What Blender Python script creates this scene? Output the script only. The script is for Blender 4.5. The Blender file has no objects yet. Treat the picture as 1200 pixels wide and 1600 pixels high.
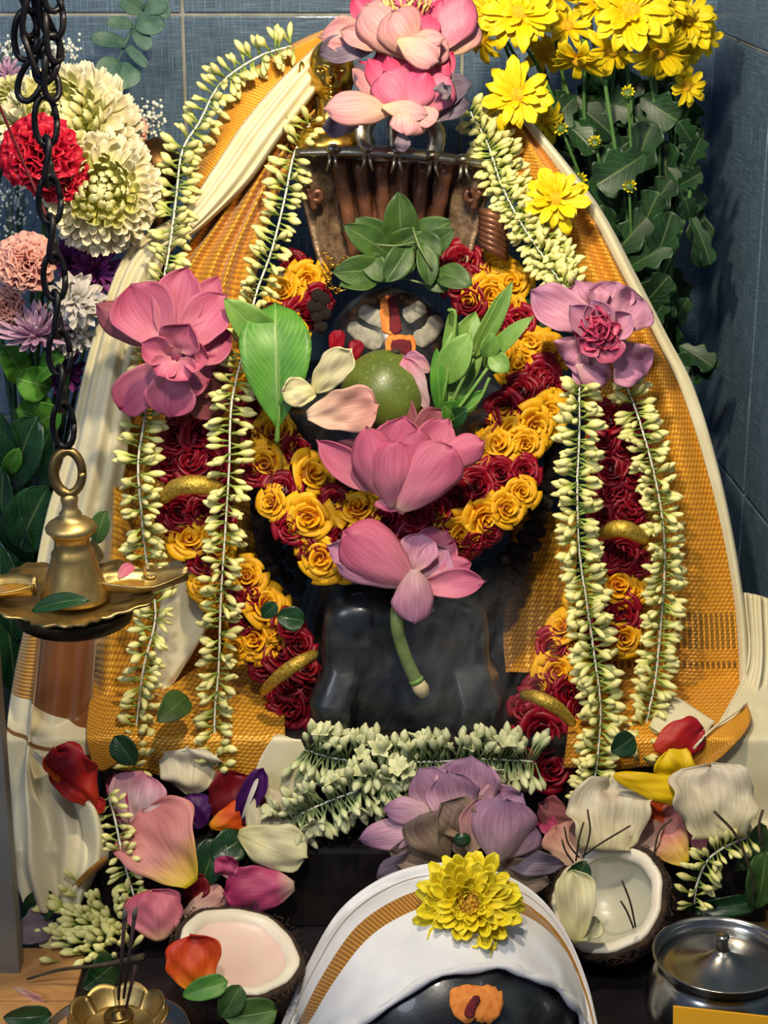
import bpy, bmesh, math, random
from mathutils import Vector, Matrix, Quaternion

# ---------------------------------------------------------------- camera, light, exposure
sc = bpy.context.scene
COL = sc.collection
rnd = random.Random(11)
F = 3000.0                         # focal length in pixels of the 1200 x 1600 frame
PITCH = math.radians(20)
CAM = Vector((0, -1.69, 0.616))
FWD = Vector((0, math.cos(PITCH), -math.sin(PITCH)))
UP = Vector((0, math.sin(PITCH), math.cos(PITCH)))
RIGHT = Vector((1, 0, 0))
TOCAM = -FWD
cd = bpy.data.cameras.new('camera')
cam = bpy.data.objects.new('camera', cd)
COL.objects.link(cam)
cam.location = CAM
cam.rotation_euler = (math.pi / 2 - PITCH, 0, 0)
cd.sensor_fit = 'VERTICAL'
cd.sensor_height = 36
cd.lens = 36 * F / 1600
cd.clip_start = 0.05
sc.camera = cam

w = bpy.data.worlds.new('room_light')
sc.world = w
w.use_nodes = True
w.node_tree.nodes['Background'].inputs[0].default_value = (0.50, 0.62, 1.0, 1)
w.node_tree.nodes['Background'].inputs[1].default_value = 0.20

def lamp(name, loc, target, size, watts, col):
    ld = bpy.data.lights.new(name, 'AREA')
    ld.shape = 'DISK'
    ld.size = size
    ld.energy = watts
    ld.color = col
    o = bpy.data.objects.new(name, ld)
    COL.objects.link(o)
    o.location = loc
    o.rotation_euler = (Vector(target) - Vector(loc)).to_track_quat('-Z', 'Y').to_euler()
    return o
lamp('shrine_bulb', (0.0, -0.42, 0.74), (0, 0.1, 0.1), 0.05, 7.5, (1.0, 0.83, 0.56))
lamp('room_ceiling_lamp', (-0.12, -1.35, 1.35), (0, 0, -0.1), 0.14, 15.5, (1.0, 0.91, 0.75))
lamp('cool_side_fill', (-1.3, -1.9, 1.3), (0.1, 0, 0.0), 0.8, 15.0, (0.80, 0.89, 1.0))  # added cool fill, set to the left so the right wall gets light

sc.view_settings.view_transform = 'Standard'
sc.view_settings.look = 'None'
sc.view_settings.exposure = 0.0
sc.view_settings.gamma = 1.0
sc.view_settings.use_curve_mapping = False

# ---------------------------------------------------------------- pixel to place helpers
def ray(px, py):
    return RIGHT * ((px - 600) / F) + UP * ((800 - py) / F) + FWD
def P(px, py, Y):                  # the point on the pixel's ray at depth Y
    d = ray(px, py)
    return CAM + d * ((Y - CAM.y) / d.y)
def PZ(px, py, z):                 # the point on the pixel's ray at height z
    d = ray(px, py)
    return CAM + d * ((z - CAM.z) / d.z)
def mpp(p):                        # metres per pixel at a place
    return (p - CAM).dot(FWD) / F
def on_ellipsoid(px, py, c, r):
    d = ray(px, py)
    o = CAM - c
    dd = Vector((d.x / r[0], d.y / r[1], d.z / r[2]))
    oo = Vector((o.x / r[0], o.y / r[1], o.z / r[2]))
    a, b, q = dd.dot(dd), 2 * oo.dot(dd), oo.dot(oo) - 1
    D = b * b - 4 * a * q
    if D < 0: D = 0
    return CAM + d * ((-b - math.sqrt(D)) / (2 * a))
def lerp(a, b, t): return a + (b - a) * t
def piece(tab, x):
    if x <= tab[0][0]: return tab[0][1]
    for (a, ya), (b, yb) in zip(tab, tab[1:]):
        if x <= b: return lerp(ya, yb, (x - a) / (b - a))
    return tab[-1][1]
def cat(p0, p1, p2, p3, t):
    return 0.5 * ((2 * p1) + (p2 - p0) * t + (2 * p0 - 5 * p1 + 4 * p2 - p3) * t * t + (3 * p1 - p0 - 3 * p2 + p3) * t ** 3)
def spl_at(pts, t):
    n = len(pts) - 1
    f = min(max(t, 0), 1) * n
    i = min(int(f), n - 1)
    f -= i
    p1, p2 = pts[i], pts[i + 1]
    p0 = pts[i - 1] if i > 0 else p1 + (p1 - p2)
    p3 = pts[i + 2] if i + 2 <= n else p2 + (p2 - p1)
    return cat(p0, p1, p2, p3, f)
def spl(pts, n): return [spl_at(pts, k / (n - 1)) for k in range(n)]
def resample(pts, step):
    q = spl(pts, 40 * len(pts))
    out = [q[0]]
    acc = 0
    for a, b in zip(q, q[1:]):
        acc += (b - a).length
        if acc >= step:
            out.append(b); acc = 0
    return out
def PP(lst): return [P(*p) for p in lst]
def frame(n, hint=Vector((0, 0, 1))):
    n = Vector(n).normalized()
    x = Vector(hint).cross(n)
    if x.length < 1e-4: x = Vector((1, 0, 0)).cross(n)
    x.normalize()
    y = n.cross(x)
    return Matrix((x, y, n)).transposed()
def jit(a): return Vector((rnd.uniform(-a, a), rnd.uniform(-a, a), rnd.uniform(-a, a)))

# ---------------------------------------------------------------- objects
WORG = {}
def tag(o, label=None, cat_=None, group=None, kind=None):
    if label: o['label'] = label
    if cat_: o['category'] = cat_
    if group: o['group'] = group
    if kind: o['kind'] = kind
    return o
def thing(name, loc, label, cat_, group=None, kind=None):
    o = bpy.data.objects.new(name, None)
    COL.objects.link(o)
    o.empty_display_size = 0.01
    o.location = loc
    WORG[o] = Vector(loc)
    return tag(o, label, cat_, group, kind)
def link(name, me, parent=None, M=None, loc=None):
    o = bpy.data.objects.new(name, me)
    COL.objects.link(o)
    if M is None: M = Matrix.Translation(loc if loc is not None else Vector((0, 0, 0)))
    WORG[o] = M.translation.copy()
    if parent:
        o.parent = parent
        M = Matrix.Translation(-WORG[parent]) @ M
    o.matrix_local = M
    return o
def mesh(name, v, f, uv=None, mats=(), smooth=True, fm=None):
    me = bpy.data.meshes.new(name)
    me.from_pydata([tuple(p) for p in v], [], f)
    for m in (mats if isinstance(mats, (list, tuple)) else [mats]): me.materials.append(m)
    if uv:
        for ln, arr in uv.items():
            l = me.uv_layers.new(name=ln)
            flat = []
            for lp in me.loops: flat.extend(arr[lp.vertex_index])
            l.data.foreach_set('uv', flat)
    if fm: me.polygons.foreach_set('material_index', fm)
    if smooth: me.polygons.foreach_set('use_smooth', [True] * len(me.polygons))
    me.update()
    return me
def wobj(name, v, f, mats, parent=None, org=None, uv=None, smooth=True, fm=None):
    """verts are given in world space; the object gets its own origin"""
    if org is None: org = WORG[parent] if parent else sum((Vector(p) for p in v), Vector()) / len(v)
    org = Vector(org)
    me = mesh(name, [Vector(p) - org for p in v], f, uv, mats, smooth, fm)
    return link(name, me, parent, Matrix.Translation(org))

def sheet_data(fn, nu, nv, thick=0.0, metric=False):
    g = [[fn(-1 + 2 * i / (nu - 1), j / (nv - 1)) for i in range(nu)] for j in range(nv)]
    wid = sum((g[nv // 2][i + 1] - g[nv // 2][i]).length for i in range(nu - 1))
    ln = sum((g[j + 1][nu // 2] - g[j][nu // 2]).length for j in range(nv - 1))
    v, uvn, uvm, f = [], [], [], []
    def nrm(i, j):
        a = g[j][min(i + 1, nu - 1)] - g[j][max(i - 1, 0)]
        b = g[min(j + 1, nv - 1)][i] - g[max(j - 1, 0)][i]
        n = a.cross(b)
        return n.normalized() if n.length > 1e-12 else Vector((0, 0, 1))
    for side in ((1, -1) if thick else (0,)):
        for j in range(nv):
            for i in range(nu):
                v.append(g[j][i] + (nrm(i, j) * (thick / 2 * side) if thick else Vector()))
                uvn.append((i / (nu - 1), j / (nv - 1)))
                uvm.append((wid * (i / (nu - 1) - 0.5), ln * j / (nv - 1)))
    N_ = nu * nv
    for j in range(nv - 1):
        for i in range(nu - 1):
            a = j * nu + i
            f.append((a, a + 1, a + nu + 1, a + nu))
            if thick: f.append((a + N_, a + nu + N_, a + nu + 1 + N_, a + 1 + N_))
    if thick:
        edge = [j * nu for j in range(nv)]
        ring = [i for i in range(nu)] + [j * nu + nu - 1 for j in range(1, nv)] + [(nv - 1) * nu + i for i in range(nu - 2, -1, -1)] + [j * nu for j in range(nv - 2, 0, -1)]
        for a, b in zip(ring, ring[1:] + ring[:1]):
            f.append((a, a + N_, b + N_, b))
    return v, f, {'UVMap': uvm if metric else uvn, 'n': uvn}
def sheet(name, fn, nu, nv, thick, mat, parent=None, org=None, metric=False):
    v, f, uv = sheet_data(fn, nu, nv, thick, metric)
    return wobj(name, v, f, mat, parent, org, uv)

def prof(v, a, b):
    m = a / (a + b)
    return ((v ** a) * ((1 - v) ** b)) / ((m ** a) * ((1 - m) ** b))
def petal_fn(base, tip, width, nrm, cup=0.25, bow=0.08, a=0.7, b=0.45, bw=0.18, curl=0.0, rip=0.0, rk=3, fold=0.0, wav=0.0, twist=0.0, k=0.0, e=0.5, irr=0.0, crum=0.0):
    ax = tip - base
    L = ax.length
    d = ax / L
    s = d.cross(Vector(nrm)).normalized()
    n = s.cross(d).normalized()
    ph = rnd.uniform(0, 6.28)
    pw = [rnd.uniform(0, 6.28) for _ in range(8)]
    if k: km = max((q / 40.0) ** a * (1 - (q / 40.0) ** k) ** e for q in range(1, 40))
    def fn(u, v):
        vv = min(max(v, 0.0001), 0.9999)
        pf = (vv ** a * (1 - vv ** k) ** e) / km if k else prof(vv, a, b)
        wv = width * 0.5 * max(pf, bw * (1 - v) ** 1.5, 0.015)
        if wav: wv *= 1 + wav * math.sin(v * 23 + ph) * abs(u)
        if irr:
            sd = 0 if u < 0 else 3
            wv *= 1 + irr * abs(u) * (math.sin(5 * v + pw[sd]) + 0.6 * math.sin(11 * v + pw[sd + 1]) + 0.4 * math.sin(19 * v + pw[sd + 2]))
        nn, ss = n, s
        if twist:
            q = Quaternion(d, twist * v)
            ss = q @ s; nn = q @ n
        le = L * v
        if irr: le *= 1 + irr * 0.35 * v * math.sin(3.1 * u + pw[6])
        p = base + d * le + nn * (bow * L * 4 * v * (1 - v)) - nn * (curl * L * max(0, v - 0.55) ** 2 * 5)
        p += ss * (wv * u * (1 - 0.22 * min(1, abs(cup)) * u * u)) + nn * (cup * wv * u * u + fold * wv * abs(u))
        if rip: p += nn * (rip * wv * math.sin(rk * 3.1 * v + ph + 1.7 * u) * (0.3 + abs(u)))
        if crum:
            x_, y_ = u * 2.2, v * 4.0
            p += nn * (crum * width * 0.5 * (math.sin(1.7 * x_ + 1.1 * y_ + pw[0]) + 0.6 * math.sin(-2.1 * x_ + 2.4 * y_ + pw[1]) + 0.35 * math.sin(4.3 * x_ + 3.2 * y_ + pw[2])) * min(1, 3 * v))
        return p
    return fn
def petal(name, base, tip, width, mat, parent=None, nrm=None, nu=9, nv=11, thick=0.0007, **k):
    return sheet(name, petal_fn(base, tip, width, nrm if nrm is not None else TOCAM, **k), nu, nv, thick, mat, parent, org=None if parent else base)

def tube_data(pts, radii, seg=8, flat=1.0, hint=None):
    if not isinstance(radii, (list, tuple)): radii = [radii] * len(pts)
    v, f, uv = [], [], []
    n = len(pts)
    up = Vector(hint) if hint else Vector((0.31, -0.8, 0.5)).normalized()
    acc = 0
    for i, p in enumerate(pts):
        t = (pts[min(i + 1, n - 1)] - pts[max(i - 1, 0)])
        t = t.normalized() if t.length > 1e-9 else Vector((0, 0, 1))
        x = t.cross(up)
        if x.length < 1e-3: x = t.cross(Vector((1, 0, 0)))
        x.normalize()
        y = x.cross(t)
        up = y
        if i: acc += (p - pts[i - 1]).length
        for k in range(seg):
            a = 2 * math.pi * k / seg
            v.append(p + (x * math.cos(a) + y * (math.sin(a) * flat)) * radii[i])
            uv.append((k / seg, acc))
    for i in range(n - 1):
        for k in range(seg):
            a, b = i * seg + k, i * seg + (k + 1) % seg
            f.append((a, b, b + seg, a + seg))
    f.append(tuple(range(seg - 1, -1, -1)))
    f.append(tuple((n - 1) * seg + k for k in range(seg)))
    return v, f, {'UVMap': uv}
def tube(name, pts, radii, mat, parent=None, seg=8, flat=1.0, org=None, hint=None):
    v, f, uv = tube_data(pts, radii, seg, flat, hint)
    return wobj(name, v, f, mat, parent, org, uv)

def lathe_data(prof_, seg=32, M=None, rfn=None, caps=(True, True)):
    v, f, uv = [], [], []
    n = len(prof_)
    for i, (r, z) in enumerate(prof_):
        for k in range(seg):
            a = 2 * math.pi * k / seg
            rr = r if rfn is None else rfn(r, z, a)
            p = Vector((rr * math.cos(a), rr * math.sin(a), z))
            v.append(M @ p if M else p)
            uv.append((k / seg, i / (n - 1)))
    for i in range(n - 1):
        for k in range(seg):
            a, b = i * seg + k, i * seg + (k + 1) % seg
            f.append((a, b, b + seg, a + seg))
    if caps[0]: f.append(tuple(range(seg - 1, -1, -1)))
    if caps[1]: f.append(tuple((n - 1) * seg + k for k in range(seg)))
    return v, f, {'UVMap': uv}
def lathe(name, prof_, mat, parent=None, M=None, seg=32, org=None, rfn=None, caps=(True, True)):
    v, f, uv = lathe_data(prof_, seg, M, rfn, caps)
    return wobj(name, v, f, mat, parent, org if org is not None else (M.translation if (M and not parent) else None), uv)
def smoothprof(pts, n):
    q = spl([Vector((r, z, 0)) for r, z in pts], n)
    return [(max(p.x, 0.0004), p.y) for p in q]
def box_data(lo, hi, bev=0.0, M=None):
    bm = bmesh.new()
    bmesh.ops.create_cube(bm, size=1)
    for v in bm.verts:
        v.co = Vector([lerp(lo[i], hi[i], v.co[i] + 0.5) for i in range(3)])
    if bev: bmesh.ops.bevel(bm, geom=list(bm.edges), offset=bev, segments=2, affect='EDGES', profile=0.6)
    vs = [(M @ v.co) if M else v.co.copy() for v in bm.verts]
    bm.verts.index_update()
    fs = [tuple(v.index for v in f.verts) for f in bm.faces]
    bm.free()
    return vs, fs
def box(name, lo, hi, mat, parent=None, bev=0.0, M=None, org=None):
    v, f = box_data(lo, hi, bev, M)
    return wobj(name, v, f, mat, parent, org, smooth=False)
def merge(parts):
    v, f = [], []
    for pv, pf in parts:
        b = len(v)
        v.extend(pv)
        f.extend(tuple(i + b for i in q) for q in pf)
    return v, f
def ball_data(c, r, seg=8, ring=6):
    pr = [(max(0.02, math.sin(math.pi * i / ring)), -math.cos(math.pi * i / ring)) for i in range(ring + 1)]
    M = Matrix.Translation(c) @ Matrix.Diagonal((r[0], r[1], r[2], 1)) if isinstance(r, (tuple, list)) else Matrix.Translation(c) @ Matrix.Scale(r, 4)
    v, f, uv = lathe_data(pr, seg, M)
    return v, f

# ---------------------------------------------------------------- materials
def C(h, a=1.0):
    h = h.lstrip('#')
    c = [int(h[i:i + 2], 16) / 255 for i in (0, 2, 4)]
    return tuple([(x / 12.92 if x <= 0.04045 else ((x + 0.055) / 1.055) ** 2.4) for x in c] + [a])
class NB:
    def __init__(s, name):
        s.m = bpy.data.materials.new(name); s.m.use_nodes = True
        s.nt = s.m.node_tree
        s.bs = s.nt.nodes['Principled BSDF']
        s.out = s.nt.nodes['Material Output']
    def n(s, t, inp=None, out=0, **pr):
        nd = s.nt.nodes.new(t)
        for k, v in pr.items(): setattr(nd, k, v)
        for k, v in (inp or {}).items():
            if isinstance(v, bpy.types.NodeSocket): s.nt.links.new(v, nd.inputs[k])
            else: nd.inputs[k].default_value = v
        return nd.outputs[out]
    def set(s, **k):
        for a, v in k.items():
            i = s.bs.inputs[a.replace('_', ' ')]
            if isinstance(v, bpy.types.NodeSocket): s.nt.links.new(v, i)
            else: i.default_value = v
    def math(s, op, a, b=0.0):
        return s.n('ShaderNodeMath', {0: a, 1: b}, operation=op)
    def mix(s, f, a, b, bt='MIX'):
        nd = s.nt.nodes.new('ShaderNodeMix'); nd.data_type = 'RGBA'; nd.blend_type = bt
        for i, v in ((0, f), (6, a), (7, b)):
            if isinstance(v, bpy.types.NodeSocket): s.nt.links.new(v, nd.inputs[i])
            else: nd.inputs[i].default_value = v
        return nd.outputs[2]
    def ramp(s, fac, stops, interp='LINEAR'):
        nd = s.nt.nodes.new('ShaderNodeValToRGB')
        nd.color_ramp.interpolation = interp
        e = nd.color_ramp.elements
        while len(e) < len(stops): e.new(0.5)
        for el, (p, c) in zip(e, stops):
            el.position = p
            el.color = C(c) if isinstance(c, str) else (c, c, c, 1)
        s.nt.links.new(fac, nd.inputs[0])
        return nd.outputs[0]
    def noise(s, scale, vec=None, detail=3, rough=0.55, dist=0.0):
        i = {'Scale': scale, 'Detail': detail, 'Roughness': rough, 'Distortion': dist}
        if vec is not None: i['Vector'] = vec
        return s.n('ShaderNodeTexNoise', i)
    def obj(s): return s.n('ShaderNodeTexCoord', out=3)
    def uv(s, layer='UVMap'): return s.n('ShaderNodeUVMap', uv_map=layer)
    def sep(s, v):
        nd = s.nt.nodes.new('ShaderNodeSeparateXYZ'); s.nt.links.new(v, nd.inputs[0]); return nd.outputs
    def comb(s, x, y, z=0.0): return s.n('ShaderNodeCombineXYZ', {0: x, 1: y, 2: z})
    def bump(s, h, st=0.3, d=0.001):
        s.set(Normal=s.n('ShaderNodeBump', {'Strength': st, 'Distance': d, 'Height': h}))
    def vary(s, col, amt=0.25):
        r = s.n('ShaderNodeObjectInfo', out=5)
        k = s.math('ADD', s.math('MULTIPLY', r, amt), 1 - amt / 2)
        return s.n('ShaderNodeHueSaturation', {'Value': k, 'Color': col})
    def translucent(s, col, f):
        t = s.n('ShaderNodeBsdfTranslucent', {'Color': col})
        mx = s.n('ShaderNodeMixShader', {0: f, 1: s.bs.outputs[0], 2: t})
        s.nt.links.new(mx, s.out.inputs[0])

def plain(name, col, rough=0.5, metal=0.0, col2=None, ns=20, bump=0.0, bs=60, coat=0.0, var=0.0, spec=0.5, dist=0.0):
    b = NB(name)
    c = None
    ob = b.obj()
    if col2:
        c = b.ramp(b.noise(ns, ob, 4, dist=dist), [(0.35, col), (0.65, col2)])
        if var: c = b.vary(c, var)
        b.set(Base_Color=c)
    elif var:
        rgb = b.n('ShaderNodeRGB'); rgb.default_value = C(col)
        b.set(Base_Color=b.vary(rgb, var))
    else: b.set(Base_Color=C(col))
    b.set(Roughness=rough, Metallic=metal, Coat_Weight=coat, Specular_IOR_Level=spec)
    if bump: b.bump(b.noise(bs, ob, 4), bump)
    return b.m
def petal_mat(name, stops, vein=0.16, vs=16, rough=0.5, trans=0.22, var=0.16, blot=0.15, bcol='#6a5a68', bump=0.25):
    b = NB(name)
    u = b.sep(b.uv())
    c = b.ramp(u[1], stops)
    wv = b.noise(1.0, b.comb(b.math('MULTIPLY', u[0], vs * 2.2), b.math('MULTIPLY', u[1], 2.0)), 2)
    wr = b.ramp(wv, [(0.42, 0.0), (0.66, 1.0)])
    c = b.mix(b.math('MULTIPLY', wr, vein * 2.6), c, b.mix(1.0, c, (0.62, 0.42, 0.5, 1), 'MULTIPLY'))
    if blot:
        nz = b.ramp(b.noise(55, b.obj(), 4), [(0.52, 0.0), (0.8, 1.0)])
        c = b.mix(b.math('MULTIPLY', nz, blot), c, C(bcol))
    if var: c = b.vary(c, var)
    b.set(Base_Color=c, Roughness=rough, Specular_IOR_Level=0.35)
    b.bump(wv, bump, 0.0012)
    if trans: b.translucent(c, trans)
    return b.m
def leaf_mat(name, dark, light, rough=0.35, vs=18, vein=0.5, trans=0.15, var=0.25, side=0.2):
    b = NB(name)
    u = b.sep(b.uv())
    ax = b.math('ABSOLUTE', b.math('SUBTRACT', u[0], 0.5))
    mid = b.ramp(ax, [(0.0, 1.0), (0.035, 0.0)])
    ph = b.math('MULTIPLY', b.math('SUBTRACT', b.math('MULTIPLY', u[1], vs * 1.0), b.math('MULTIPLY', ax, vs * 0.9)), 6.283)
    sv = b.ramp(b.math('SINE', ph), [(0.8, 0.0), (1.0, 1.0)])
    k = b.math('MAXIMUM', mid, b.math('MULTIPLY', sv, side))
    c0 = b.ramp(b.noise(40, b.obj(), 3), [(0.35, dark), (0.7, light)])
    c = b.mix(b.math('MULTIPLY', k, vein), c0, b.mix(0.5, c0, C('#b9cc86')))
    if var: c = b.vary(c, var)
    b.set(Base_Color=c, Roughness=rough)
    b.bump(b.math('SUBTRACT', 1.0, k), 0.35, 0.0012)
    if trans: b.translucent(c, trans)
    return b.m

def brocade(name, c1, c2, cells=300, rough=0.42, stripes=None, metal=0.25):
    """woven gold silk: a honeycomb of raised threads on a darker ground"""
    b = NB(name)
    u = b.sep(b.uv())
    v = b.comb(b.math('MULTIPLY', b.math('ADD', u[0], b.math('MULTIPLY', u[1], 0.5)), cells), b.math('MULTIPLY', u[1], cells * 0.87))
    d = b.n('ShaderNodeTexVoronoi', {'Vector': v, 'Scale': 1.0, 'Randomness': 0.12}, voronoi_dimensions='2D')
    c = b.ramp(d, [(0.22, c1), (0.62, c2)])
    nz = b.noise(9, b.obj(), 2)
    c = b.mix(b.math('MULTIPLY', nz, 0.35), c, C(c2))
    if stripes:
        n = b.sep(b.uv('n'))
        for lo, hi, sc_ in stripes:
            k = b.math('MULTIPLY', b.math('GREATER_THAN', n[1], lo), b.math('LESS_THAN', n[1], hi))
            st = b.ramp(b.math('SINE', b.math('MULTIPLY', u[0], 1500.0)), [(0.2, sc_), (0.9, c1)])
            c = b.mix(k, c, st)
    b.set(Base_Color=c, Roughness=rough, Metallic=metal, Sheen_Weight=0.2)
    b.bump(b.math('SUBTRACT', 1.0, d), 0.8, 0.0012)
    return b.m
def silk(name, c1, c2, rough=0.45, stripes=None):
    b = NB(name)
    u = b.sep(b.uv())
    th = b.noise(1.0, b.comb(b.math('MULTIPLY', u[0], 900.0), b.math('MULTIPLY', u[1], 60.0)), 2)
    nz = b.noise(26, b.obj(), 4)
    c = b.ramp(nz, [(0.3, c1), (0.7, c2)])
    if stripes:
        n = b.sep(b.uv('n'))
        for axis, lo, hi, sc_, threads in stripes:
            k = b.math('MULTIPLY', b.math('GREATER_THAN', n[axis], lo), b.math('LESS_THAN', n[axis], hi))
            if threads:
                st = b.ramp(b.math('SINE', b.math('MULTIPLY', u[1 - axis], 1900.0)), [(0.1, sc_), (0.9, threads)])
                c = b.mix(k, c, st)
            else: c = b.mix(k, c, C(sc_))
    b.set(Base_Color=c, Roughness=rough, Sheen_Weight=0.3)
    b.bump(b.math('ADD', b.math('MULTIPLY', th, 0.4), nz), 0.25, 0.002)
    b.translucent(c, 0.12)
    return b.m
def linen_tile(name, vert=False):
    b = NB(name)
    o = b.sep(b.obj())
    ax, az = (o[1], o[2]) if vert else (o[0], o[2])
    h1 = b.noise(1.0, b.comb(b.math('MULTIPLY', ax, 30.0), b.math('MULTIPLY', az, 700.0)), 3)
    h2 = b.noise(1.0, b.comb(b.math('MULTIPLY', ax, 600.0), b.math('MULTIPLY', az, 25.0)), 3)
    k = b.math('MAXIMUM', h1, h2)
    big = b.noise(7, b.obj(), 4)
    c = b.ramp(k, [(0.42, '#3b5064'), (0.6, '#5c7488'), (0.78, '#93a6b0')])
    c = b.mix(b.math('MULTIPLY', big, 0.35), c, C('#4c6074'))
    b.set(Base_Color=c, Roughness=0.38, Coat_Weight=0.15)
    b.bump(k, 0.3, 0.001)
    return b.m
def metal(name, c1, c2, rough=0.25, ns=30, bump=0.1, bsc=80, grime=None, mt=1.0):
    b = NB(name)
    nz = b.noise(ns, b.obj(), 5)
    c = b.ramp(nz, [(0.3, c1), (0.7, c2)])
    if grime:
        g = b.ramp(b.noise(ns * 0.6, b.obj(), 5), [(0.5, 0.0), (0.72, 0.8)])
        c = b.mix(g, c, C(grime))
    b.set(Base_Color=c, Metallic=mt, Roughness=b.math('ADD', b.math('MULTIPLY', nz, 0.25), rough - 0.1))
    b.bump(b.noise(bsc, b.obj(), 4), bump)
    return b.m
# ---------------------------------------------------------------- material set
M_ = {}
M_['tile'] = linen_tile('blue_linen_tile')
M_['tile_r'] = linen_tile('blue_linen_tile_side', True)
M_['grout'] = plain('grout', '#a5a49c', 0.9, col2='#8d8c86', ns=60)
M_['stone'] = plain('black_oiled_stone', '#0d0f12', 0.30, col2='#2e3235', ns=24, bump=0.18, bs=120, coat=0.25, dist=1.5)
M_['plinth'] = plain('dark_plinth_stone', '#0c0a0b', 0.5, col2='#221b1b', ns=30, bump=0.3, bs=90)
M_['shelf'] = plain('dark_shelf', '#120f14', 0.4, col2='#1e1a20', ns=15, bump=0.1)
M_['wood'] = plain('pale_wood', '#9b6b3c', 0.6, col2='#c09158', ns=14, bump=0.2, bs=60, dist=2.0)
M_['post'] = plain('grey_post', '#6b6a66', 0.45, metal=0.3, col2='#84827b', ns=12)
M_['orange'] = brocade('orange_gold_silk', '#f4ae2a', '#b5720f', 260, stripes=[(0.735, 0.80, '#9a6a1a'), (0.822, 0.834, '#8a5a18')])
M_['orange_l'] = brocade('orange_gold_brocade', '#f2b22c', '#9a6210', 200)
M_['orange_s'] = brocade('orange_gold_weave', '#f4ae2a', '#c58218', 420)
M_['cream'] = silk('cream_silk', '#d9cfa6', '#e6dfc0', 0.4)
M_['cream_stripe'] = silk('cream_silk_gold_border_painted_shadow', '#d5cba6', '#e4dcbe', 0.42,  # gold strips are woven; the brown top band paints the brass lamp's shadow
    stripes=[(1, -0.1, 0.235, '#7a4416', None), (0, -0.1, 0.24, '#8a5a14', '#d6a232'), (0, 0.26, 0.30, '#8a5a14', '#d6a232'), (1, 0.235, 1.1, '#ddd4b2', None), (1, 0.345, 0.36, '#7e5424', None)])
M_['zari'] = brocade('gold_zari', '#d89a24', '#7a4a10', 420, 0.35, metal=0.5)
M_['white'] = silk('white_cotton_gold_border', '#d4d6dc', '#e9eaee', 0.75,
    stripes=[(1, 0.52, 0.645, '#8a5a12', '#c98f26'), (1, 0.735, 0.745, '#8a7f72', None)])
M_['jas'] = None
b = NB('jasmine_bud')
u = b.sep(b.uv())
c = b.ramp(u[1], [(0.0, '#5c7830'), (0.3, '#98a84c'), (0.5, '#cccc7c'), (0.8, '#e2dc9a'), (1.0, '#cccc74')])
c = b.vary(c, 0.28)
b.set(Base_Color=c, Roughness=0.5, Specular_IOR_Level=0.35)
M_['jas'] = b.m
b = NB('tuberose_bud')
u = b.sep(b.uv())
c = b.ramp(u[1], [(0.0, '#5f7448'), (0.35, '#8f9f70'), (0.6, '#bcc294'), (1.0, '#cfd0a6')])
c = b.vary(c, 0.28)
b.set(Base_Color=c, Roughness=0.5, Specular_IOR_Level=0.35)
M_['tub'] = b.m
M_['string'] = plain('white_string', '#d8d6c8', 0.8)
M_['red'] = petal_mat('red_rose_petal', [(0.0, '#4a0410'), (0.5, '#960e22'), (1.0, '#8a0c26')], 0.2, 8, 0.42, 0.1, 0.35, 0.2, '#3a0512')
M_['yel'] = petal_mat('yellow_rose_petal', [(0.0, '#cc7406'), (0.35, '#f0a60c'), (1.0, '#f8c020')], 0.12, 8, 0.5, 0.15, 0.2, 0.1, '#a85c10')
M_['lotus'] = petal_mat('pink_lotus_petal', [(0.0, '#e6c0ae'), (0.2, '#d98a9e'), (0.7, '#cf7090'), (1.0, '#b9567a')], 0.22, 22, 0.45, 0.22, 0.14, 0.12, '#8a4a64')
M_['lotus_hot'] = petal_mat('bright_pink_lotus_petal', [(0.0, '#f0c8b8'), (0.4, '#e58aa6'), (0.85, '#e0527e'), (1.0, '#c23a66')], 0.18, 16, 0.45, 0.25, 0.14, 0.05)
M_['lotus_pale'] = petal_mat('faded_lotus_petal', [(0.0, '#dcc79e'), (0.35, '#dcae9e'), (0.8, '#d69aa0'), (1.0, '#b58a8a')], 0.22, 16, 0.55, 0.2, 0.12, 0.25, '#97857a')
M_['lotus_mauve'] = petal_mat('mauve_lotus_petal', [(0.0, '#d0aca8'), (0.4, '#d49cb0'), (0.8, '#cc8eae'), (1.0, '#a8789c')], 0.22, 16, 0.5, 0.2, 0.12, 0.2, '#7a5c80')
M_['lotus_dry'] = petal_mat('dry_lotus_petal', [(0.0, '#8a7458'), (0.5, '#8c7a62'), (1.0, '#6d5f5a')], 0.3, 14, 0.7, 0.05, 0.15, 0.4, '#463c3a', 0.5)
M_['lotus_grey'] = petal_mat('grey_dry_lotus_petal', [(0.0, '#7c7074'), (0.5, '#807684'), (1.0, '#564e62')], 0.3, 14, 0.7, 0.05, 0.15, 0.4, '#3a3644', 0.5)
M_['lotus_wilt'] = petal_mat('wilted_lotus_petal', [(0.0, '#dcc6bc'), (0.4, '#d0aab6'), (0.8, '#ba8eac'), (1.0, '#806286')], 0.25, 18, 0.6, 0.12, 0.15, 0.35, '#54465e', 0.45)
M_['lotus_shade'] = petal_mat('dull_pink_shaded_lotus_petal', [(0.0, '#a06a60'), (0.5, '#9a5a60'), (1.0, '#8a4a58')], 0.2, 16, 0.5, 0.15, 0.1, 0.2, '#6a4a4a')  # dusky pink; on lotus petals the shade is put into the colour
M_['leaf'] = leaf_mat('green_leaf', '#34701c', '#54902a', 0.45, 13, 0.8, side=0.55)
M_['leaf_b'] = leaf_mat('bilva_leaf', '#2c4a1e', '#4a6c2c', 0.5, 9)
M_['leaf_d'] = leaf_mat('dark_leaf', '#12321c', '#204a26', 0.3, 9, 0.35)
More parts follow.
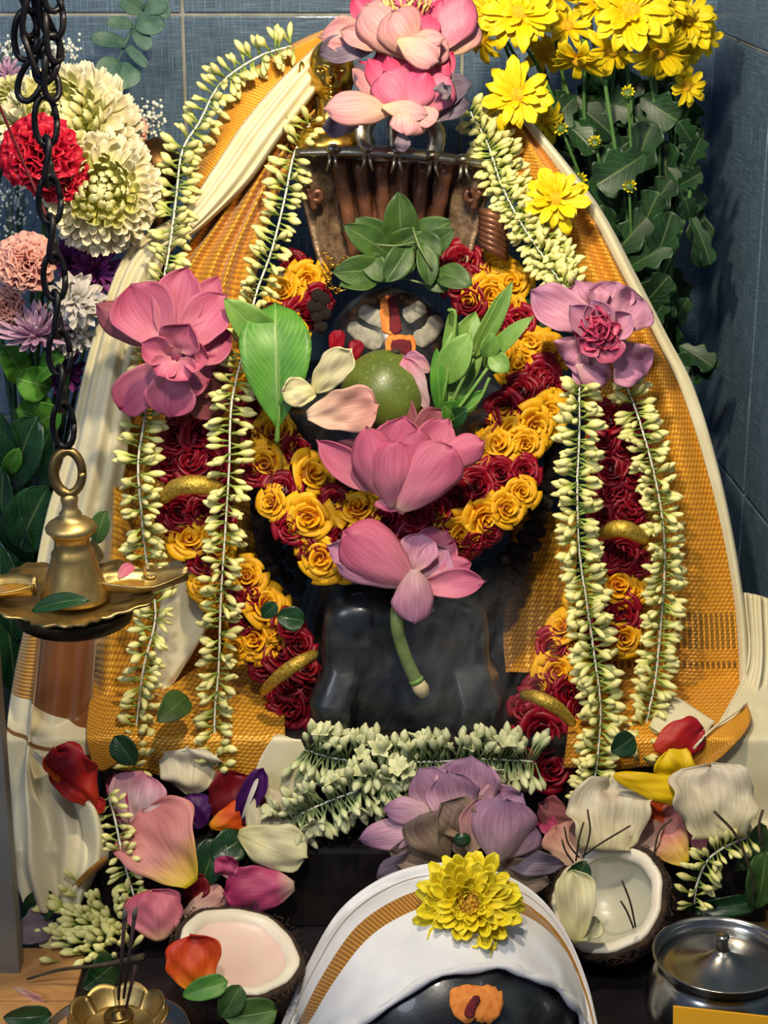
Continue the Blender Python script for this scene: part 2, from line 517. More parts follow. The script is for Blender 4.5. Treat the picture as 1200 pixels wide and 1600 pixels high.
M_['leaf_m'] = leaf_mat('chrysanthemum_leaf', '#12301a', '#284f2a', 0.45, 6)
M_['leaf_l'] = leaf_mat('pale_green_leaf', '#5f8c3a', '#84a852', 0.45, 12)
M_['euc'] = leaf_mat('eucalyptus_leaf', '#41665a', '#6a8a78', 0.5, 6, 0.3)
M_['stem'] = plain('green_stem', '#3f6a34', 0.45, col2='#5c8446', ns=40, var=0.2)
M_['stem_d'] = plain('dark_green_stem', '#1d3a22', 0.5, col2='#2c5030', ns=40)
M_['stem_l'] = plain('lotus_stem', '#55693a', 0.5, col2='#6d7f4a', ns=60, bump=0.4, bs=220)
M_['stem_end'] = plain('cut_stem_end', '#c3b48e', 0.7, col2='#a39474', ns=60)
M_['dry_stem'] = plain('dry_brown_stem', '#2c241a', 0.8, col2='#4a3d28', ns=60)
M_['ymum'] = petal_mat('yellow_chrysanthemum_petal', [(0.0, '#d6b00a'), (0.4, '#f0d816'), (1.0, '#f8ea34')], 0.1, 8, 0.5, 0.2, 0.14, 0.0)
M_['ymum2'] = petal_mat('golden_chrysanthemum_petal', [(0.0, '#d8a806'), (0.4, '#f4d60c'), (1.0, '#f8e424')], 0.1, 8, 0.5, 0.22, 0.12, 0.0)
M_['wmum'] = petal_mat('cream_chrysanthemum_petal', [(0.0, '#d2d070'), (0.4, '#ece6ae'), (1.0, '#f6f0d4')], 0.08, 6, 0.5, 0.25, 0.1, 0.0)
M_['wmum_c'] = petal_mat('greenish_chrysanthemum_petal', [(0.0, '#c8ca50'), (0.6, '#e4e288'), (1.0, '#f0edb4')], 0.08, 6, 0.5, 0.25, 0.1, 0.0)
M_['white_p'] = petal_mat('white_petal', [(0.0, '#d8d8c0'), (1.0, '#e9e6e2')], 0.1, 8, 0.5, 0.25, 0.1, 0.0)
M_['lilac'] = petal_mat('lilac_petal', [(0.0, '#b48ab0'), (0.5, '#c9a0c0'), (1.0, '#dcc0d4')], 0.2, 6, 0.5, 0.2, 0.12, 0.0)
M_['purple'] = petal_mat('purple_petal', [(0.0, '#5a1a5c'), (1.0, '#8a3a8c')], 0.2, 6, 0.5, 0.15, 0.2, 0.0)
M_['carn_r'] = petal_mat('red_carnation_petal', [(0.0, '#7a0418'), (0.6, '#b80c2c'), (1.0, '#cc1838')], 0.15, 8, 0.5, 0.15, 0.15, 0.1, '#5a0414')
M_['carn_p'] = petal_mat('peach_carnation_petal', [(0.0, '#d8907c'), (0.6, '#ecab98'), (1.0, '#f2bcae')], 0.12, 8, 0.5, 0.2, 0.1, 0.0)
M_['disc_b'] = plain('brown_disc_florets', '#9a6a10', 0.7, col2='#c79a1c', ns=200, bump=0.6, bs=400)
M_['disc_y'] = plain('yellow_disc_florets', '#d09a08', 0.7, col2='#e6b81a', ns=200, bump=0.6, bs=400)
M_['dots'] = plain('tiny_white_blossom', '#d8dcd4', 0.7)
M_['brass'] = metal('polished_brass', '#a88c52', '#cbb57c', 0.42, 30, 0.1, 90, '#5a4420')
M_['brass_d'] = metal('dull_brass', '#75603a', '#9a8250', 0.36, 30, 0.15, 90, '#3a2e1c')
M_['pan'] = metal('dark_brass_pan', '#3a3022', '#5a4a30', 0.4, 30, 0.1, 90, '#1c1812')
M_['gold'] = metal('gold', '#b98a2e', '#e2bf62', 0.22, 40, 0.08, 120)
M_['goldcord'] = plain('gold_thread_cord', '#a07c24', 0.38, metal=0.6, col2='#e0c052', ns=400, bump=0.8, bs=700)
M_['copper'] = metal('aged_copper', '#5a3a2c', '#8c5c42', 0.36, 40, 0.5, 200, '#3c2820', 0.45)
M_['scales'] = metal('chased_bronze', '#6a5444', '#a88e72', 0.36, 120, 1.0, 220, '#4a3226', 0.5)
M_['silver'] = metal('tarnished_silver', '#857c6c', '#b5ab98', 0.3, 40, 0.25, 140, '#4a4236')
M_['steel'] = metal('stainless_steel', '#9c9a94', '#bcbab4', 0.2, 14, 0.03, 60)
M_['iron'] = plain('black_iron', '#0d0c10', 0.42, metal=0.6, col2='#1c1a20', ns=60, bump=0.2, bs=200)
M_['bronze'] = metal('brown_bronze', '#4e3820', '#7a5a34', 0.4, 30, 0.2, 60)
M_['bead'] = plain('rudraksha_bead', '#120808', 0.75, col2='#2e1814', ns=300, bump=1.0, bs=420, var=0.3)
M_['ash'] = plain('sacred_ash', '#7f7c70', 0.95, col2='#a09c8e', ns=140, bump=0.3, bs=260)
M_['sandal'] = plain('sandal_paste', '#c9702a', 0.8, col2='#de8c3c', ns=160, bump=0.5, bs=300)
M_['kum'] = plain('vermilion_powder', '#4e0a16', 0.9, col2='#6d1420', ns=200, bump=0.5, bs=300)
b = NB('green_fruit_skin')
c = b.ramp(b.noise(16, b.obj(), 4), [(0.3, '#46561f'), (0.7, '#6b7c34')])
sp = b.ramp(b.noise(260, b.obj(), 2), [(0.62, 0.0), (0.7, 0.7)])
b.set(Base_Color=b.mix(sp, c, C('#8a9650')), Roughness=0.42, Coat_Weight=0.08)
b.bump(b.noise(200, b.obj(), 3), 0.2)
M_['fruit'] = b.m
M_['husk'] = plain('coconut_husk', '#1d120c', 0.9, col2='#3a2617', ns=90, bump=1.0, bs=160, dist=1.0)
M_['fibre'] = plain('coconut_fibre', '#2c1c12', 0.85, col2='#4a3220', ns=60)
M_['flesh'] = plain('coconut_flesh', '#d5ccb8', 0.4, col2='#e6e0d0', ns=18, bump=0.2, bs=60)
M_['flesh_in'] = plain('coconut_inner_flesh', '#b7b6a4', 0.3, col2='#c9c7b6', ns=12, bump=0.1, bs=30)
M_['flesh_p'] = plain('pinkish_coconut_flesh', '#d3b4a8', 0.4, col2='#dcc4b8', ns=12, bump=0.2, bs=50)
M_['card'] = plain('yellow_card', '#e2a412', 0.7)
M_['stick'] = plain('incense_stick', '#1c1216', 0.85, col2='#3a2228', ns=200)
M_['ashtip'] = plain('incense_ash', '#55504c', 0.95)
def loose(name, stops, **k): M_[name] = petal_mat(name, stops, **k)
loose('petal_peach', [(0.0, '#dcc21c'), (0.22, '#ddb060'), (0.45, '#d6928a'), (1.0, '#cf8084')], vs=10, var=0.0, blot=0.05)
loose('petal_pinkwhite', [(0.0, '#e0b8bc'), (0.5, '#d8bcc0'), (1.0, '#cf7c98')], vs=10, var=0.0)
loose('petal_magenta', [(0.0, '#e0c8b0'), (0.25, '#c2507c'), (1.0, '#a42a5c')], vs=12, var=0.0)
loose('petal_red', [(0.0, '#c23a18'), (0.5, '#b81e1e'), (1.0, '#a8182a')], vs=8, var=0.0, blot=0.0)
loose('petal_orange', [(0.0, '#e89a14'), (0.4, '#dd5a14'), (1.0, '#c22c18')], vs=8, var=0.0, blot=0.0)
loose('petal_darkred', [(0.0, '#5a0814'), (1.0, '#7c0c1c')], vs=8, var=0.0, blot=0.0)
loose('petal_violet', [(0.0, '#3a0a4c'), (1.0, '#4c1466')], vs=8, var=0.0, blot=0.0)
loose('petal_cream', [(0.0, '#cfc79a'), (0.5, '#d5cdb0'), (1.0, '#ddd6c0')], vs=10, var=0.0, blot=0.3, bcol='#a59c84', bump=0.5)
loose('petal_ivory', [(0.0, '#d8d494'), (0.5, '#dfdab0'), (1.0, '#d3d2a2')], vs=10, var=0.0, blot=0.1, bcol='#b0aa84')
loose('petal_yellow', [(0.0, '#e0b808'), (1.0, '#f0d210')], vs=8, var=0.0, blot=0.0)
loose('petal_blush', [(0.0, '#d8c0a4'), (0.5, '#d3a898'), (1.0, '#c99088')], vs=12, var=0.0, blot=0.2, bcol='#a08470')
loose('petal_pink', [(0.0, '#ddb080'), (0.3, '#d8808c'), (1.0, '#cf6480')], vs=10, var=0.0)

# ---------------------------------------------------------------- the room: tiled corner, shelf
FLOOR = -0.37
YW = 0.42
zj = P(400, 23, YW).z
xj = P(287, 100, YW).x
XC = P(1100, 300, YW).x
TW, TH, GJ = 0.30, 0.45, 0.004
back = tag(box('wall_back', (-1.2, YW + 0.008, FLOOR - 0.5), (XC + 0.02, YW + 0.05, 1.3), M_['grout']), 'blue grey tiled back wall of the shrine', None, None, 'structure')
for i in range(-4, 4):
    for j in range(-2, 3):
        x0, x1 = xj + i * TW + GJ / 2, min(xj + (i + 1) * TW - GJ / 2, XC + 0.014)
        if x1 - x0 < 0.01: continue
        z0, z1 = zj + j * TH + GJ / 2, zj + (j + 1) * TH - GJ / 2
        box('tile', (x0, YW + 0.004, z0), (x1, YW + 0.014, z1), M_['tile'], back, 0.0012, org=((x0 + x1) / 2, YW, (z0 + z1) / 2))
MR = Matrix.Translation((XC, YW, 0)) @ Matrix.Rotation(math.radians(5.2), 4, 'Z')
wr = tag(box('wall_right', (0.008, -1.3, FLOOR - 0.5), (0.05, 0.06, 1.3), M_['grout'], M=MR), 'blue grey tiled side wall of the shrine', None, None, 'structure')
zr = P(1110, 50, YW).z
for i in range(5):
    for j in range(-2, 3):
        y1 = -0.215 - (i - 1) * TW - GJ / 2
        y0 = y1 - TW + GJ
        if i == 0: y1 = 0.004
        z0, z1 = zr + j * TH + GJ / 2, zr + (j + 1) * TH - GJ / 2
        box('tile', (0.004, y0, z0), (0.014, y1, z1), M_['tile_r'], wr, 0.0012, M=MR, org=MR @ Vector((0, (y0 + y1) / 2, (z0 + z1) / 2)))
tag(box('floor', (-0.8, -0.62, FLOOR - 0.03), (0.62, YW + 0.008, FLOOR), M_['shelf']), 'dark shelf on which the offerings stand', None, None, 'structure')
# grey upright of the shrine frame at the photo's left edge
pp = P(0, 1200, -0.20)
tag(box('trim_1', (pp.x - 0.03, -0.21, FLOOR), (pp.x + 0.006, -0.19, P(0, 975, -0.2).z), M_['post'], None, 0.0015), 'grey upright post at the left edge of the shrine', None, None, 'structure')

# ---------------------------------------------------------------- stone plinth, pedestal, lingam
PZT, PZS = -0.20, -0.285
t = thing('stone_plinth', (0, 0, FLOOR), 'dark stepped stone plinth under the flower offerings', 'plinth')
box('lower_step', (-0.30, -0.125, FLOOR), (0.36, 0.18, PZS), M_['plinth'], t, 0.006)
box('upper_step', (-0.27, -0.07, PZS), (0.33, 0.18, PZT), M_['plinth'], t, 0.006)

LC = P(608, 548, 0.12)
LR = (0.0605, 0.0605, 0.062)
ped_top = LC.z - 0.035
t = thing('lingam_pedestal', (LC.x, 0.12, PZT), 'round black stone pedestal carrying the lingam behind the garlands', 'pedestal')
M = Matrix.Translation((LC.x, 0.12, PZT))
h = ped_top - PZT
lathe('base', smoothprof([(0.095, 0), (0.1, 0.005), (0.1, h * 0.12), (0.095, h * 0.18), (0.085, h * 0.3), (0.075, h * 0.42)], 24), M_['stone'], t, M, 48)
lathe('bowl', smoothprof([(0.075, h * 0.42), (0.08, h * 0.5), (0.1, h * 0.68), (0.122, h * 0.84), (0.126, h * 0.95), (0.12, h), (0.06, h)], 24), M_['stone'], t, M, 48)
t = thing('shiva_lingam', (LC.x, LC.y, ped_top), 'round black stone lingam with ash stripes and a red mark', 'lingam')
pr = [(0.002 if i == 0 else math.sin(math.radians(a)), math.cos(math.radians(a))) for i, a in enumerate([1, 8, 16, 25, 35, 45, 55, 65, 75, 85, 95, 105, 115, 122])]
lathe('stone', [(r * LR[0], z * LR[2]) for r, z in reversed(pr)], M_['stone'], t, Matrix.Translation(LC), 48)
def decal(name, line, width, mat, parent, c, r, off=0.0012, n=18, seg=5, wob=0.05):
    pts = [Vector((x, y, 0)) for x, y in line]
    rr = tuple(q + off for q in r)
    cen = spl(pts, n)
    g = []
    wl = width if isinstance(width, list) else [width, width]
    for i, p in enumerate(cen):
        tn = (cen[min(i + 1, n - 1)] - cen[max(i - 1, 0)]).normalized()
        s = Vector((-tn.y, tn.x, 0))
        k = i / (n - 1)
        hw = lerp(wl[0], wl[1], k) / 2 * (1 + rnd.uniform(-wob, wob)) * min(1, 0.35 + 6 * min(k, 1 - k))
        g.append([on_ellipsoid(*(p + s * (hw * (2 * q / (seg - 1) - 1))).xy, c, rr) for q in range(seg)])
    v, f = [], []
    for row in g: v += row
    for row in g: v += [p + (c - p).normalized() * (off * 1.3) for p in row]
    K = n * seg
    for j in range(n - 1):
        for i in range(seg - 1):
            a = j * seg + i
            f += [(a, a + 1, a + seg + 1, a + seg), (a + K, a + seg + K, a + seg + 1 + K, a + 1 + K)]
    ring = list(range(seg)) + [j * seg + seg - 1 for j in range(1, n)] + [(n - 1) * seg + i for i in range(seg - 2, -1, -1)] + [j * seg for j in range(n - 2, 0, -1)]
    for a, b2 in zip(ring, ring[1:] + ring[:1]): f.append((a, a + K, b2 + K, b2))
    return wobj(name, v, f, mat, parent)
for ln, wd in (([(562, 482), (582, 494), (606, 500)], [22, 29]), ([(632, 496), (648, 487), (664, 476)], [28, 22]),
               ([(545, 506), (565, 523), (597, 538)], [20, 32]), ([(648, 534), (672, 520), (686, 494)], [30, 26])):
    decal('ash_stripe', ln, wd, M_['ash'], t, LC, LR)
decal('sandal_mark', [(606, 462), (608, 490), (614, 522)], [24, 32], M_['sandal'], t, LC, LR, 0.0016)
decal('vermilion_mark', [(611, 460), (616, 490), (619, 522)], [13, 20], M_['kum'], t, LC, LR, 0.0024)
decal('sandal_dot', [(602, 541), (626, 540), (650, 541)], [34, 34], M_['sandal'], t, LC, LR, 0.0016, wob=0.05)
decal('vermilion_dot', [(611, 545), (627, 543), (643, 545)], [26, 26], M_['kum'], t, LC, LR, 0.0024, wob=0.05)

# ---------------------------------------------------------------- black stone in front, wet and smooth with two shoulders
def supers(name, lo, hi, e, mat, parent, deform, n=28):
    c = (Vector(lo) + Vector(hi)) / 2
    h = (Vector(hi) - Vector(lo)) / 2
    v, f = [], []
    sg = lambda x, q: math.copysign(abs(x) ** q, x)
    N1, N2 = n * 2, n
    for j in range(N2 + 1):
        ph = -math.pi / 2 + math.pi * j / N2
        for i in range(N1):
            th = 2 * math.pi * i / N1
            k = Vector((sg(math.cos(ph), e) * sg(math.cos(th), e), sg(math.cos(ph), e) * sg(math.sin(th), e), sg(math.sin(ph), e)))
            v.append(deform(k, Vector((c.x + k.x * h.x, c.y + k.y * h.y, c.z + k.z * h.z))))
    for j in range(N2):
        for i in range(N1):
            a, b2 = j * N1 + i, j * N1 + (i + 1) % N1
            f.append((a, b2, b2 + N1, a + N1))
    return wobj(name, v, f, mat, parent)
sx0, sx1 = P(484, 1100, -0.04).x, P(782, 1100, -0.04).x
sz1 = P(630, 922, -0.02).z
t = thing('black_stone_idol', ((sx0 + sx1) / 2, 0, PZT), 'wet black stone idol with rounded shoulders and a lotus lying on top', 'stone idol')
def sd(k, p):
    mx = (sx0 + sx1) / 2
    up = (p.z - PZT) / (sz1 - PZT)
    p.x = mx + (p.x - mx) * (1.0 - 0.13 * max(0, min(1, (up - 0.33) / 0.07)))
    cl = math.exp(-((p.x - mx + 0.004) / 0.016) ** 2)
    if k.y < 0.2: p.y += 0.026 * cl * max(0, min(1, (up - 0.15) * 2))
    p.z -= 0.022 * cl * max(0, min(1, (up - 0.75) * 4))
    if k.y < -0.2:
        led = max(0, min(1, (0.34 - up) / 0.03)) * max(0, min(1, (abs(p.x - mx) - 0.045) / 0.008))
        p.y -= 0.024 * led
        p.y += 0.012 * max(0, up - 0.4)
        p.y += 0.006 * math.exp(-((up - 0.55) / 0.18) ** 2) * math.exp(-((abs(p.x - mx) - 0.04) / 0.02) ** 2)
    p.z = max(p.z, PZT)
    return p
supers('body', (sx0, -0.058, PZT - 0.012), (sx1, 0.014, sz1), 0.40, M_['stone'], t, sd, 60)

# ---------------------------------------------------------------- white-draped stone dome in the foreground
DC = Vector((P(690, 1600, -0.28).x, -0.28, FLOOR + 0.002))
DR = (0.124, 0.116, 0.126)
t = thing('round_black_stone', (DC.x, DC.y, FLOOR), 'smooth round black stone with an orange paste mark, white cloth over it', 'stone')
lathe('dome', [(math.cos(math.radians(a)) * 0.118, math.sin(math.radians(a)) * 0.120) for a in (0, 6, 12, 20, 28, 36, 44, 52, 60, 68, 76, 83, 89.5)], M_['stone'], t, Matrix.Translation(DC) @ Matrix.Diagonal((1, 0.94, 1, 1)), 56)
DR2 = (0.118, 0.111, 0.120)
decal('sandal_mark', [(706, 1578), (742, 1565), (784, 1578)], [56, 56], M_['sandal'], t, DC, DR2, 0.003, wob=0.1)
decal('vermilion_mark', [(732, 1590), (737, 1572), (748, 1556)], [16, 12], M_['kum'], t, DC, DR2, 0.005)
inner = [Vector(p + (0,)) for p in ((500, 1640), (555, 1605), (600, 1570), (665, 1530), (740, 1508), (795, 1510), (830, 1522), (870, 1540), (900, 1570), (915, 1605), (925, 1640))]
outer = [Vector(p + (0,)) for p in ((425, 1640), (445, 1590), (480, 1510), (530, 1425), (600, 1372), (680, 1350), (760, 1358), (830, 1392), (880, 1450), (915, 1530), (935, 1610))]
def dome_cloth(u, v):
    k = (u + 1) / 2
    a, b2 = spl_at(inner, k), spl_at(outer, k)
    s = v / 0.82
    lift = 1.0 + 0.006 * math.sin(k * 37) * (1 - min(1, s)) + 0.008 * math.sin(9 * k + 5 * s) * math.sin(11 * s + 14 * k) + 0.005 * math.sin(43 * k + 6 * s) * max(0, 1 - 2 * s) + 0.02 * math.exp(-((k - 0.72 - 0.1 * s) / 0.012) ** 2) * max(0, 0.7 - s) + 0.02 * math.exp(-(s / 0.06) ** 2)
    rr = tuple(q * lift for q in DR)
    if s <= 1:
        q = a.lerp(b2, s)
        return on_ellipsoid(q.x, q.y, DC, rr)
    p = on_ellipsoid(b2.x, b2.y, DC, rr)
    e = s - 1
    return Vector((p.x, p.y + 0.10 * e, p.z - 0.16 * e * e - 0.04 * e))
t = thing('white_cotton_cloth', (DC.x, DC.y, FLOOR), 'white cotton cloth with a gold stripe draped over the round black stone', 'cloth')
sheet('cloth', dome_cloth, 61, 40, 0.0012, M_['white'], t, metric=True)
hem = [on_ellipsoid(p.x, p.y + 3 + 2.5 * math.sin(i * 0.9), DC, tuple(q * 1.012 for q in DR)) for i, p in enumerate(spl(inner, 40))]
tube('hem', hem, [0.0035 + 0.0012 * math.sin(i * 1.3) for i in range(40)], M_['white'], t, 8)

# ---------------------------------------------------------------- silk drapes
YLIM = [(1000, 0.3), (1050, 0.03), (1105, -0.035), (1155, -0.076), (1284, -0.084), (1326, -0.131), (1448, -0.134), (1512, -0.185), (1600, -0.28), (1700, -0.37)]
def rest(p, m=0.0):
    """keep a point out of the plinth steps and the shelf: draw it towards the camera along its own line of sight"""
    d = p - CAM
    py = 800 - F * d.dot(UP) / d.dot(FWD)
    y = piece(YLIM, py) - m
    if p.y <= y: return p
    return CAM + d * ((y - CAM.y) / d.y)
def drape(name, rows, mat, parent, nu=30, nv=60, thick=0.0012, rip=0.0, rf=4.0, ph=0.0, wob=0.0, m=0.0):
    R = [[P(*p) for p in r] for r in rows]
    def fn(u, v):
        line = [spl_at(r, (u + 1) / 2) for r in R]
        p = spl_at(line, v)
        if rip: p = p + Vector((0, -1, 0.3)) * (rip * (math.sin(rf * (u + 1) * 1.57 + ph + 2.2 * v) + 0.4 * math.sin(2.3 * rf * u + 5 * v)))
        if wob: p = p + Vector((0, -1, 0.2)) * (wob * math.sin(9 * v + 3 * u + ph))
        return rest(p, m)
    return sheet(name, fn, nu, nv, thick, mat, parent, metric=True)
t = thing('silk_drape', P(300, 1200, 0.05), 'orange gold silk with cream border draped down the left side', 'cloth', 'silk drapes over the idol')
drape('outer_fold', [[(536, 36, .20), (542, 38, .195), (548, 42, .19)], [(470, 62, .19), (490, 64, .185), (512, 74, .18)], [(395, 108, .18), (420, 112, .17), (452, 128, .165)],
    [(345, 178, .17), (370, 185, .155), (408, 198, .15)], [(310, 245, .16), (330, 255, .145), (350, 280, .14)], [(280, 345, .15), (290, 350, .14), (300, 365, .135)]], M_['orange_s'], t, 14, 40, wob=0.002)
drape('cream_border', [[(530, 40, .18), (540, 40, .172), (552, 42, .18)], [(488, 78, .17), (505, 86, .158), (528, 88, .165)], [(430, 134, .155), (455, 148, .14), (494, 142, .15)],
    [(378, 196, .145), (405, 214, .128), (440, 212, .14)], [(335, 262, .135), (355, 285, .118), (388, 285, .13)], [(285, 330, .125), (300, 350, .108), (318, 352, .12)],
    [(205, 385, .115), (228, 402, .098), (262, 398, .105)], [(162, 478, .105), (190, 492, .085), (232, 490, .095)], [(135, 570, .095), (165, 590, .072), (212, 590, .085)],
    [(108, 690, .085), (145, 700, .06), (198, 710, .075)], [(75, 800, .075), (118, 815, .05), (182, 815, .065)], [(55, 900, .065), (100, 910, .04), (172, 915, .055)],
    [(38, 1000, .05), (80, 1010, .03), (160, 1010, .045)]], M_['cream'], t, 28, 90, rip=0.0035, rf=7)
drape('brocade_panel', [[(498, 110, .19), (500, 150, .185), (502, 190, .18)], [(420, 205, .17), (445, 215, .165), (475, 225, .165)], [(325, 345, .15), (375, 340, .14), (425, 330, .145)],
    [(262, 430, .135), (330, 440, .12), (398, 450, .13)], [(215, 570, .115), (300, 590, .10), (390, 600, .11)], [(192, 700, .10), (290, 750, .085), (390, 790, .09)],
    [(168, 850, .085), (290, 880, .065), (420, 940, .07)], [(150, 1000, .06), (290, 1020, .045), (440, 1050, .05)], [(138, 1120, .04), (290, 1130, .02), (445, 1130, .03)], [(150, 1195, .02), (290, 1215, -.01), (445, 1215, .01)]],
    M_['orange_l'], t, 60, 110, rip=0.006, rf=9, ph=1.0)
drape('roll', [[(188, 770, .06), (178, 760, .045), (205, 770, .055)], [(172, 850, .05), (178, 850, .03), (205, 860, .045)], [(150, 1000, .03), (172, 1000, .005), (218, 1000, .025)],
    [(140, 1090, .01), (165, 1100, -.02), (205, 1100, .005)], [(135, 1150, .0), (160, 1160, -.035), (200, 1160, -.005)], [(145, 1195, -.01), (160, 1205, -.04), (180, 1195, -.015)]], M_['orange_l'], t, 18, 50, m=0.004)
drape('cream_lining', [[(262, 880, .04), (285, 875, .03), (312, 880, .035)], [(248, 960, .03), (280, 960, .02), (318, 955, .025)], [(240, 1030, .02), (268, 1035, .01), (318, 990, .015)], [(240, 1090, .01), (252, 1085, 0.0), (270, 1070, .005)]], M_['cream'], t, 14, 30, wob=0.002)
drape('cream_fold', [[(428, 1150, -.0), (446, 1150, -.01), (470, 1155, -.0)], [(400, 1200, -.03), (440, 1205, -.045), (490, 1215, -.03)], [(380, 1290, -.06), (430, 1290, -.085), (490, 1300, -.065)]], M_['cream'], t, 16, 24, wob=0.004, m=0.01)

t = thing('bordered_silk_end', P(90, 1400, -0.13), 'cream silk cloth end with gold border hanging under the brass lamp', 'cloth', 'silk drapes over the idol')
drape('cloth_fall', [[(40, 975, .0), (62, 975, -.03), (66, 980, -.01), (105, 985, -.03), (150, 1000, -.01)], [(24, 1050, -.02), (54, 1060, -.05), (58, 1066, -.03), (100, 1090, -.05), (142, 1112, -.03)],
    [(12, 1130, -.04), (45, 1150, -.075), (50, 1156, -.055), (95, 1165, -.07), (140, 1175, -.05)], [(12, 1200, -.06), (40, 1215, -.10), (60, 1225, -.085), (105, 1235, -.10), (150, 1255, -.08)],
    [(14, 1270, -.09), (45, 1290, -.125), (80, 1300, -.115), (125, 1310, -.13), (168, 1330, -.10)], [(18, 1340, -.12), (50, 1360, -.15), (90, 1380, -.14), (120, 1385, -.15), (160, 1345, -.125)],
    [(40, 1415, -.14), (70, 1425, -.155), (100, 1428, -.15), (120, 1420, -.15), (140, 1385, -.14)]], M_['cream_stripe'], t, 60, 80, rip=0.0045, rf=7)
drape('folded_edge', [[(50, 1180, -.09), (58, 1175, -.105), (66, 1182, -.09)], [(90, 1225, -.105), (110, 1222, -.122), (122, 1240, -.105)], [(120, 1260, -.12), (146, 1265, -.14), (158, 1290, -.115)], [(130, 1330, -.13), (152, 1338, -.148), (170, 1335, -.12)], [(115, 1385, -.14), (135, 1375, -.155), (160, 1350, -.135)]], M_['cream'], t, 14, 40, wob=0.003)
drape('gold_edge', [[(112, 1385, -.157), (118, 1380, -.16), (122, 1388, -.157)], [(135, 1362, -.158), (142, 1356, -.162), (146, 1366, -.158)], [(160, 1342, -.145), (166, 1338, -.148), (170, 1346, -.145)]], M_['zari'], t, 5, 20)

t = thing('silk_drape', P(1100, 1200, 0.03), 'orange gold silk with thin cream border draped down the right side', 'cloth', 'silk drapes over the idol')
oR = [[(770, 150, .19), (790, 160, .185), (812, 178, .18)], [(790, 235, .17), (835, 240, .16), (880, 262, .155)], [(820, 320, .155), (885, 325, .14), (935, 340, .14)], [(865, 420, .14), (930, 425, .125), (985, 435, .125)],
      [(900, 520, .12), (975, 525, .105), (1032, 525, .11)], [(910, 610, .10), (1000, 610, .085), (1074, 610, .09)], [(915, 730, .085), (1020, 730, .065), (1112, 730, .07)], [(915, 850, .07), (1030, 850, .05), (1140, 850, .055)],
      [(905, 950, .055), (1035, 950, .035), (1156, 950, .04)], [(890, 1030, .04), (1035, 1030, .02), (1162, 1030, .025)], [(890, 1110, .02), (1030, 1110, .0), (1164, 1108, .01)], [(880, 1200, .0), (1000, 1200, -.02), (1090, 1180, -.01)]]
drape('brocade_panel', oR, M_['orange'], t, 50, 110, rip=0.003, rf=5, ph=0.6)
edge = [(r[2][0], r[2][1], r[2][2]) for r in oR[:11]]
wd = [10, 16, 18, 18, 16, 18, 16, 13, 12, 12, 14]
drape('cream_border', [[(x - w2 * 0.55, y, z - 0.006), (x + w2 * 0.1, y - 2, z - 0.010), (x + w2 * 0.55, y - 3, z - 0.004)] for (x, y, z), w2 in zip(edge, wd)], M_['cream'], t, 8, 90, 0.0015, wob=0.0015)
drape('cream_corner', [[(1040, 1082, -.02), (1075, 1100, -.03), (1118, 1128, -.03)], [(1030, 1105, -.03), (1068, 1125, -.045), (1104, 1145, -.045)], [(1015, 1135, -.04), (1050, 1155, -.06), (1085, 1165, -.06)]], M_['cream'], t, 16, 20, wob=0.003, m=0.012)
drape('turned_hem', [[(1168, 1100, -.01), (1150, 1118, -.03), (1118, 1138, -.035)], [(1172, 1130, -.03), (1130, 1165, -.055), (1092, 1158, -.06)], [(1130, 1180, -.05), (1098, 1195, -.075), (1072, 1190, -.075)], [(1095, 1205, -.06), (1075, 1218, -.08), (1062, 1205, -.08)]], M_['orange_s'], t, 16, 30, wob=0.002, m=0.02)
drape('hem_edge', [[(1168, 1098, -.022), (1160, 1106, -.03)], [(1120, 1132, -.05), (1112, 1142, -.055)], [(1088, 1162, -.068), (1080, 1178, -.073)], [(1066, 1190, -.085), (1066, 1210, -.09)]], M_['cream'], t, 6, 30, 0.002, m=0.026)
t = thing('cream_cloth_end', P(1150, 1300, -0.05), 'cream cloth end hanging in folds at the right wall', 'cloth', 'silk drapes over the idol')
drape('cloth_fall', [[(1160, 925, .05), (1185, 930, .04), (1215, 940, .05)], [(1165, 1040, .02), (1188, 1045, .005), (1220, 1050, .02)], [(1110, 1150, -.02), (1165, 1140, -.035), (1225, 1140, -.01)], [(1085, 1215, -.05), (1150, 1220, -.07), (1225, 1220, -.04)], [(1090, 1290, -.08), (1150, 1300, -.105), (1230, 1300, -.08)]], M_['cream'], t, 36, 60, rip=0.004, rf=9, m=.006)

t = thing('brocade_skirt', P(850, 1080, 0.06), 'dark orange brocade strip hanging behind the seed beads right of the black stone', 'cloth', 'silk drapes over the idol')
drape('cloth', [[(800, 800, .10), (850, 800, .09), (905, 800, .095)], [(792, 900, .095), (845, 900, .08), (900, 900, .085)], [(785, 980, .08), (840, 980, .065), (900, 980, .075)], [(790, 1050, .05), (840, 1050, .04), (900, 1050, .045)]], M_['orange_l'], t, 24, 40, rip=.003, rf=6)
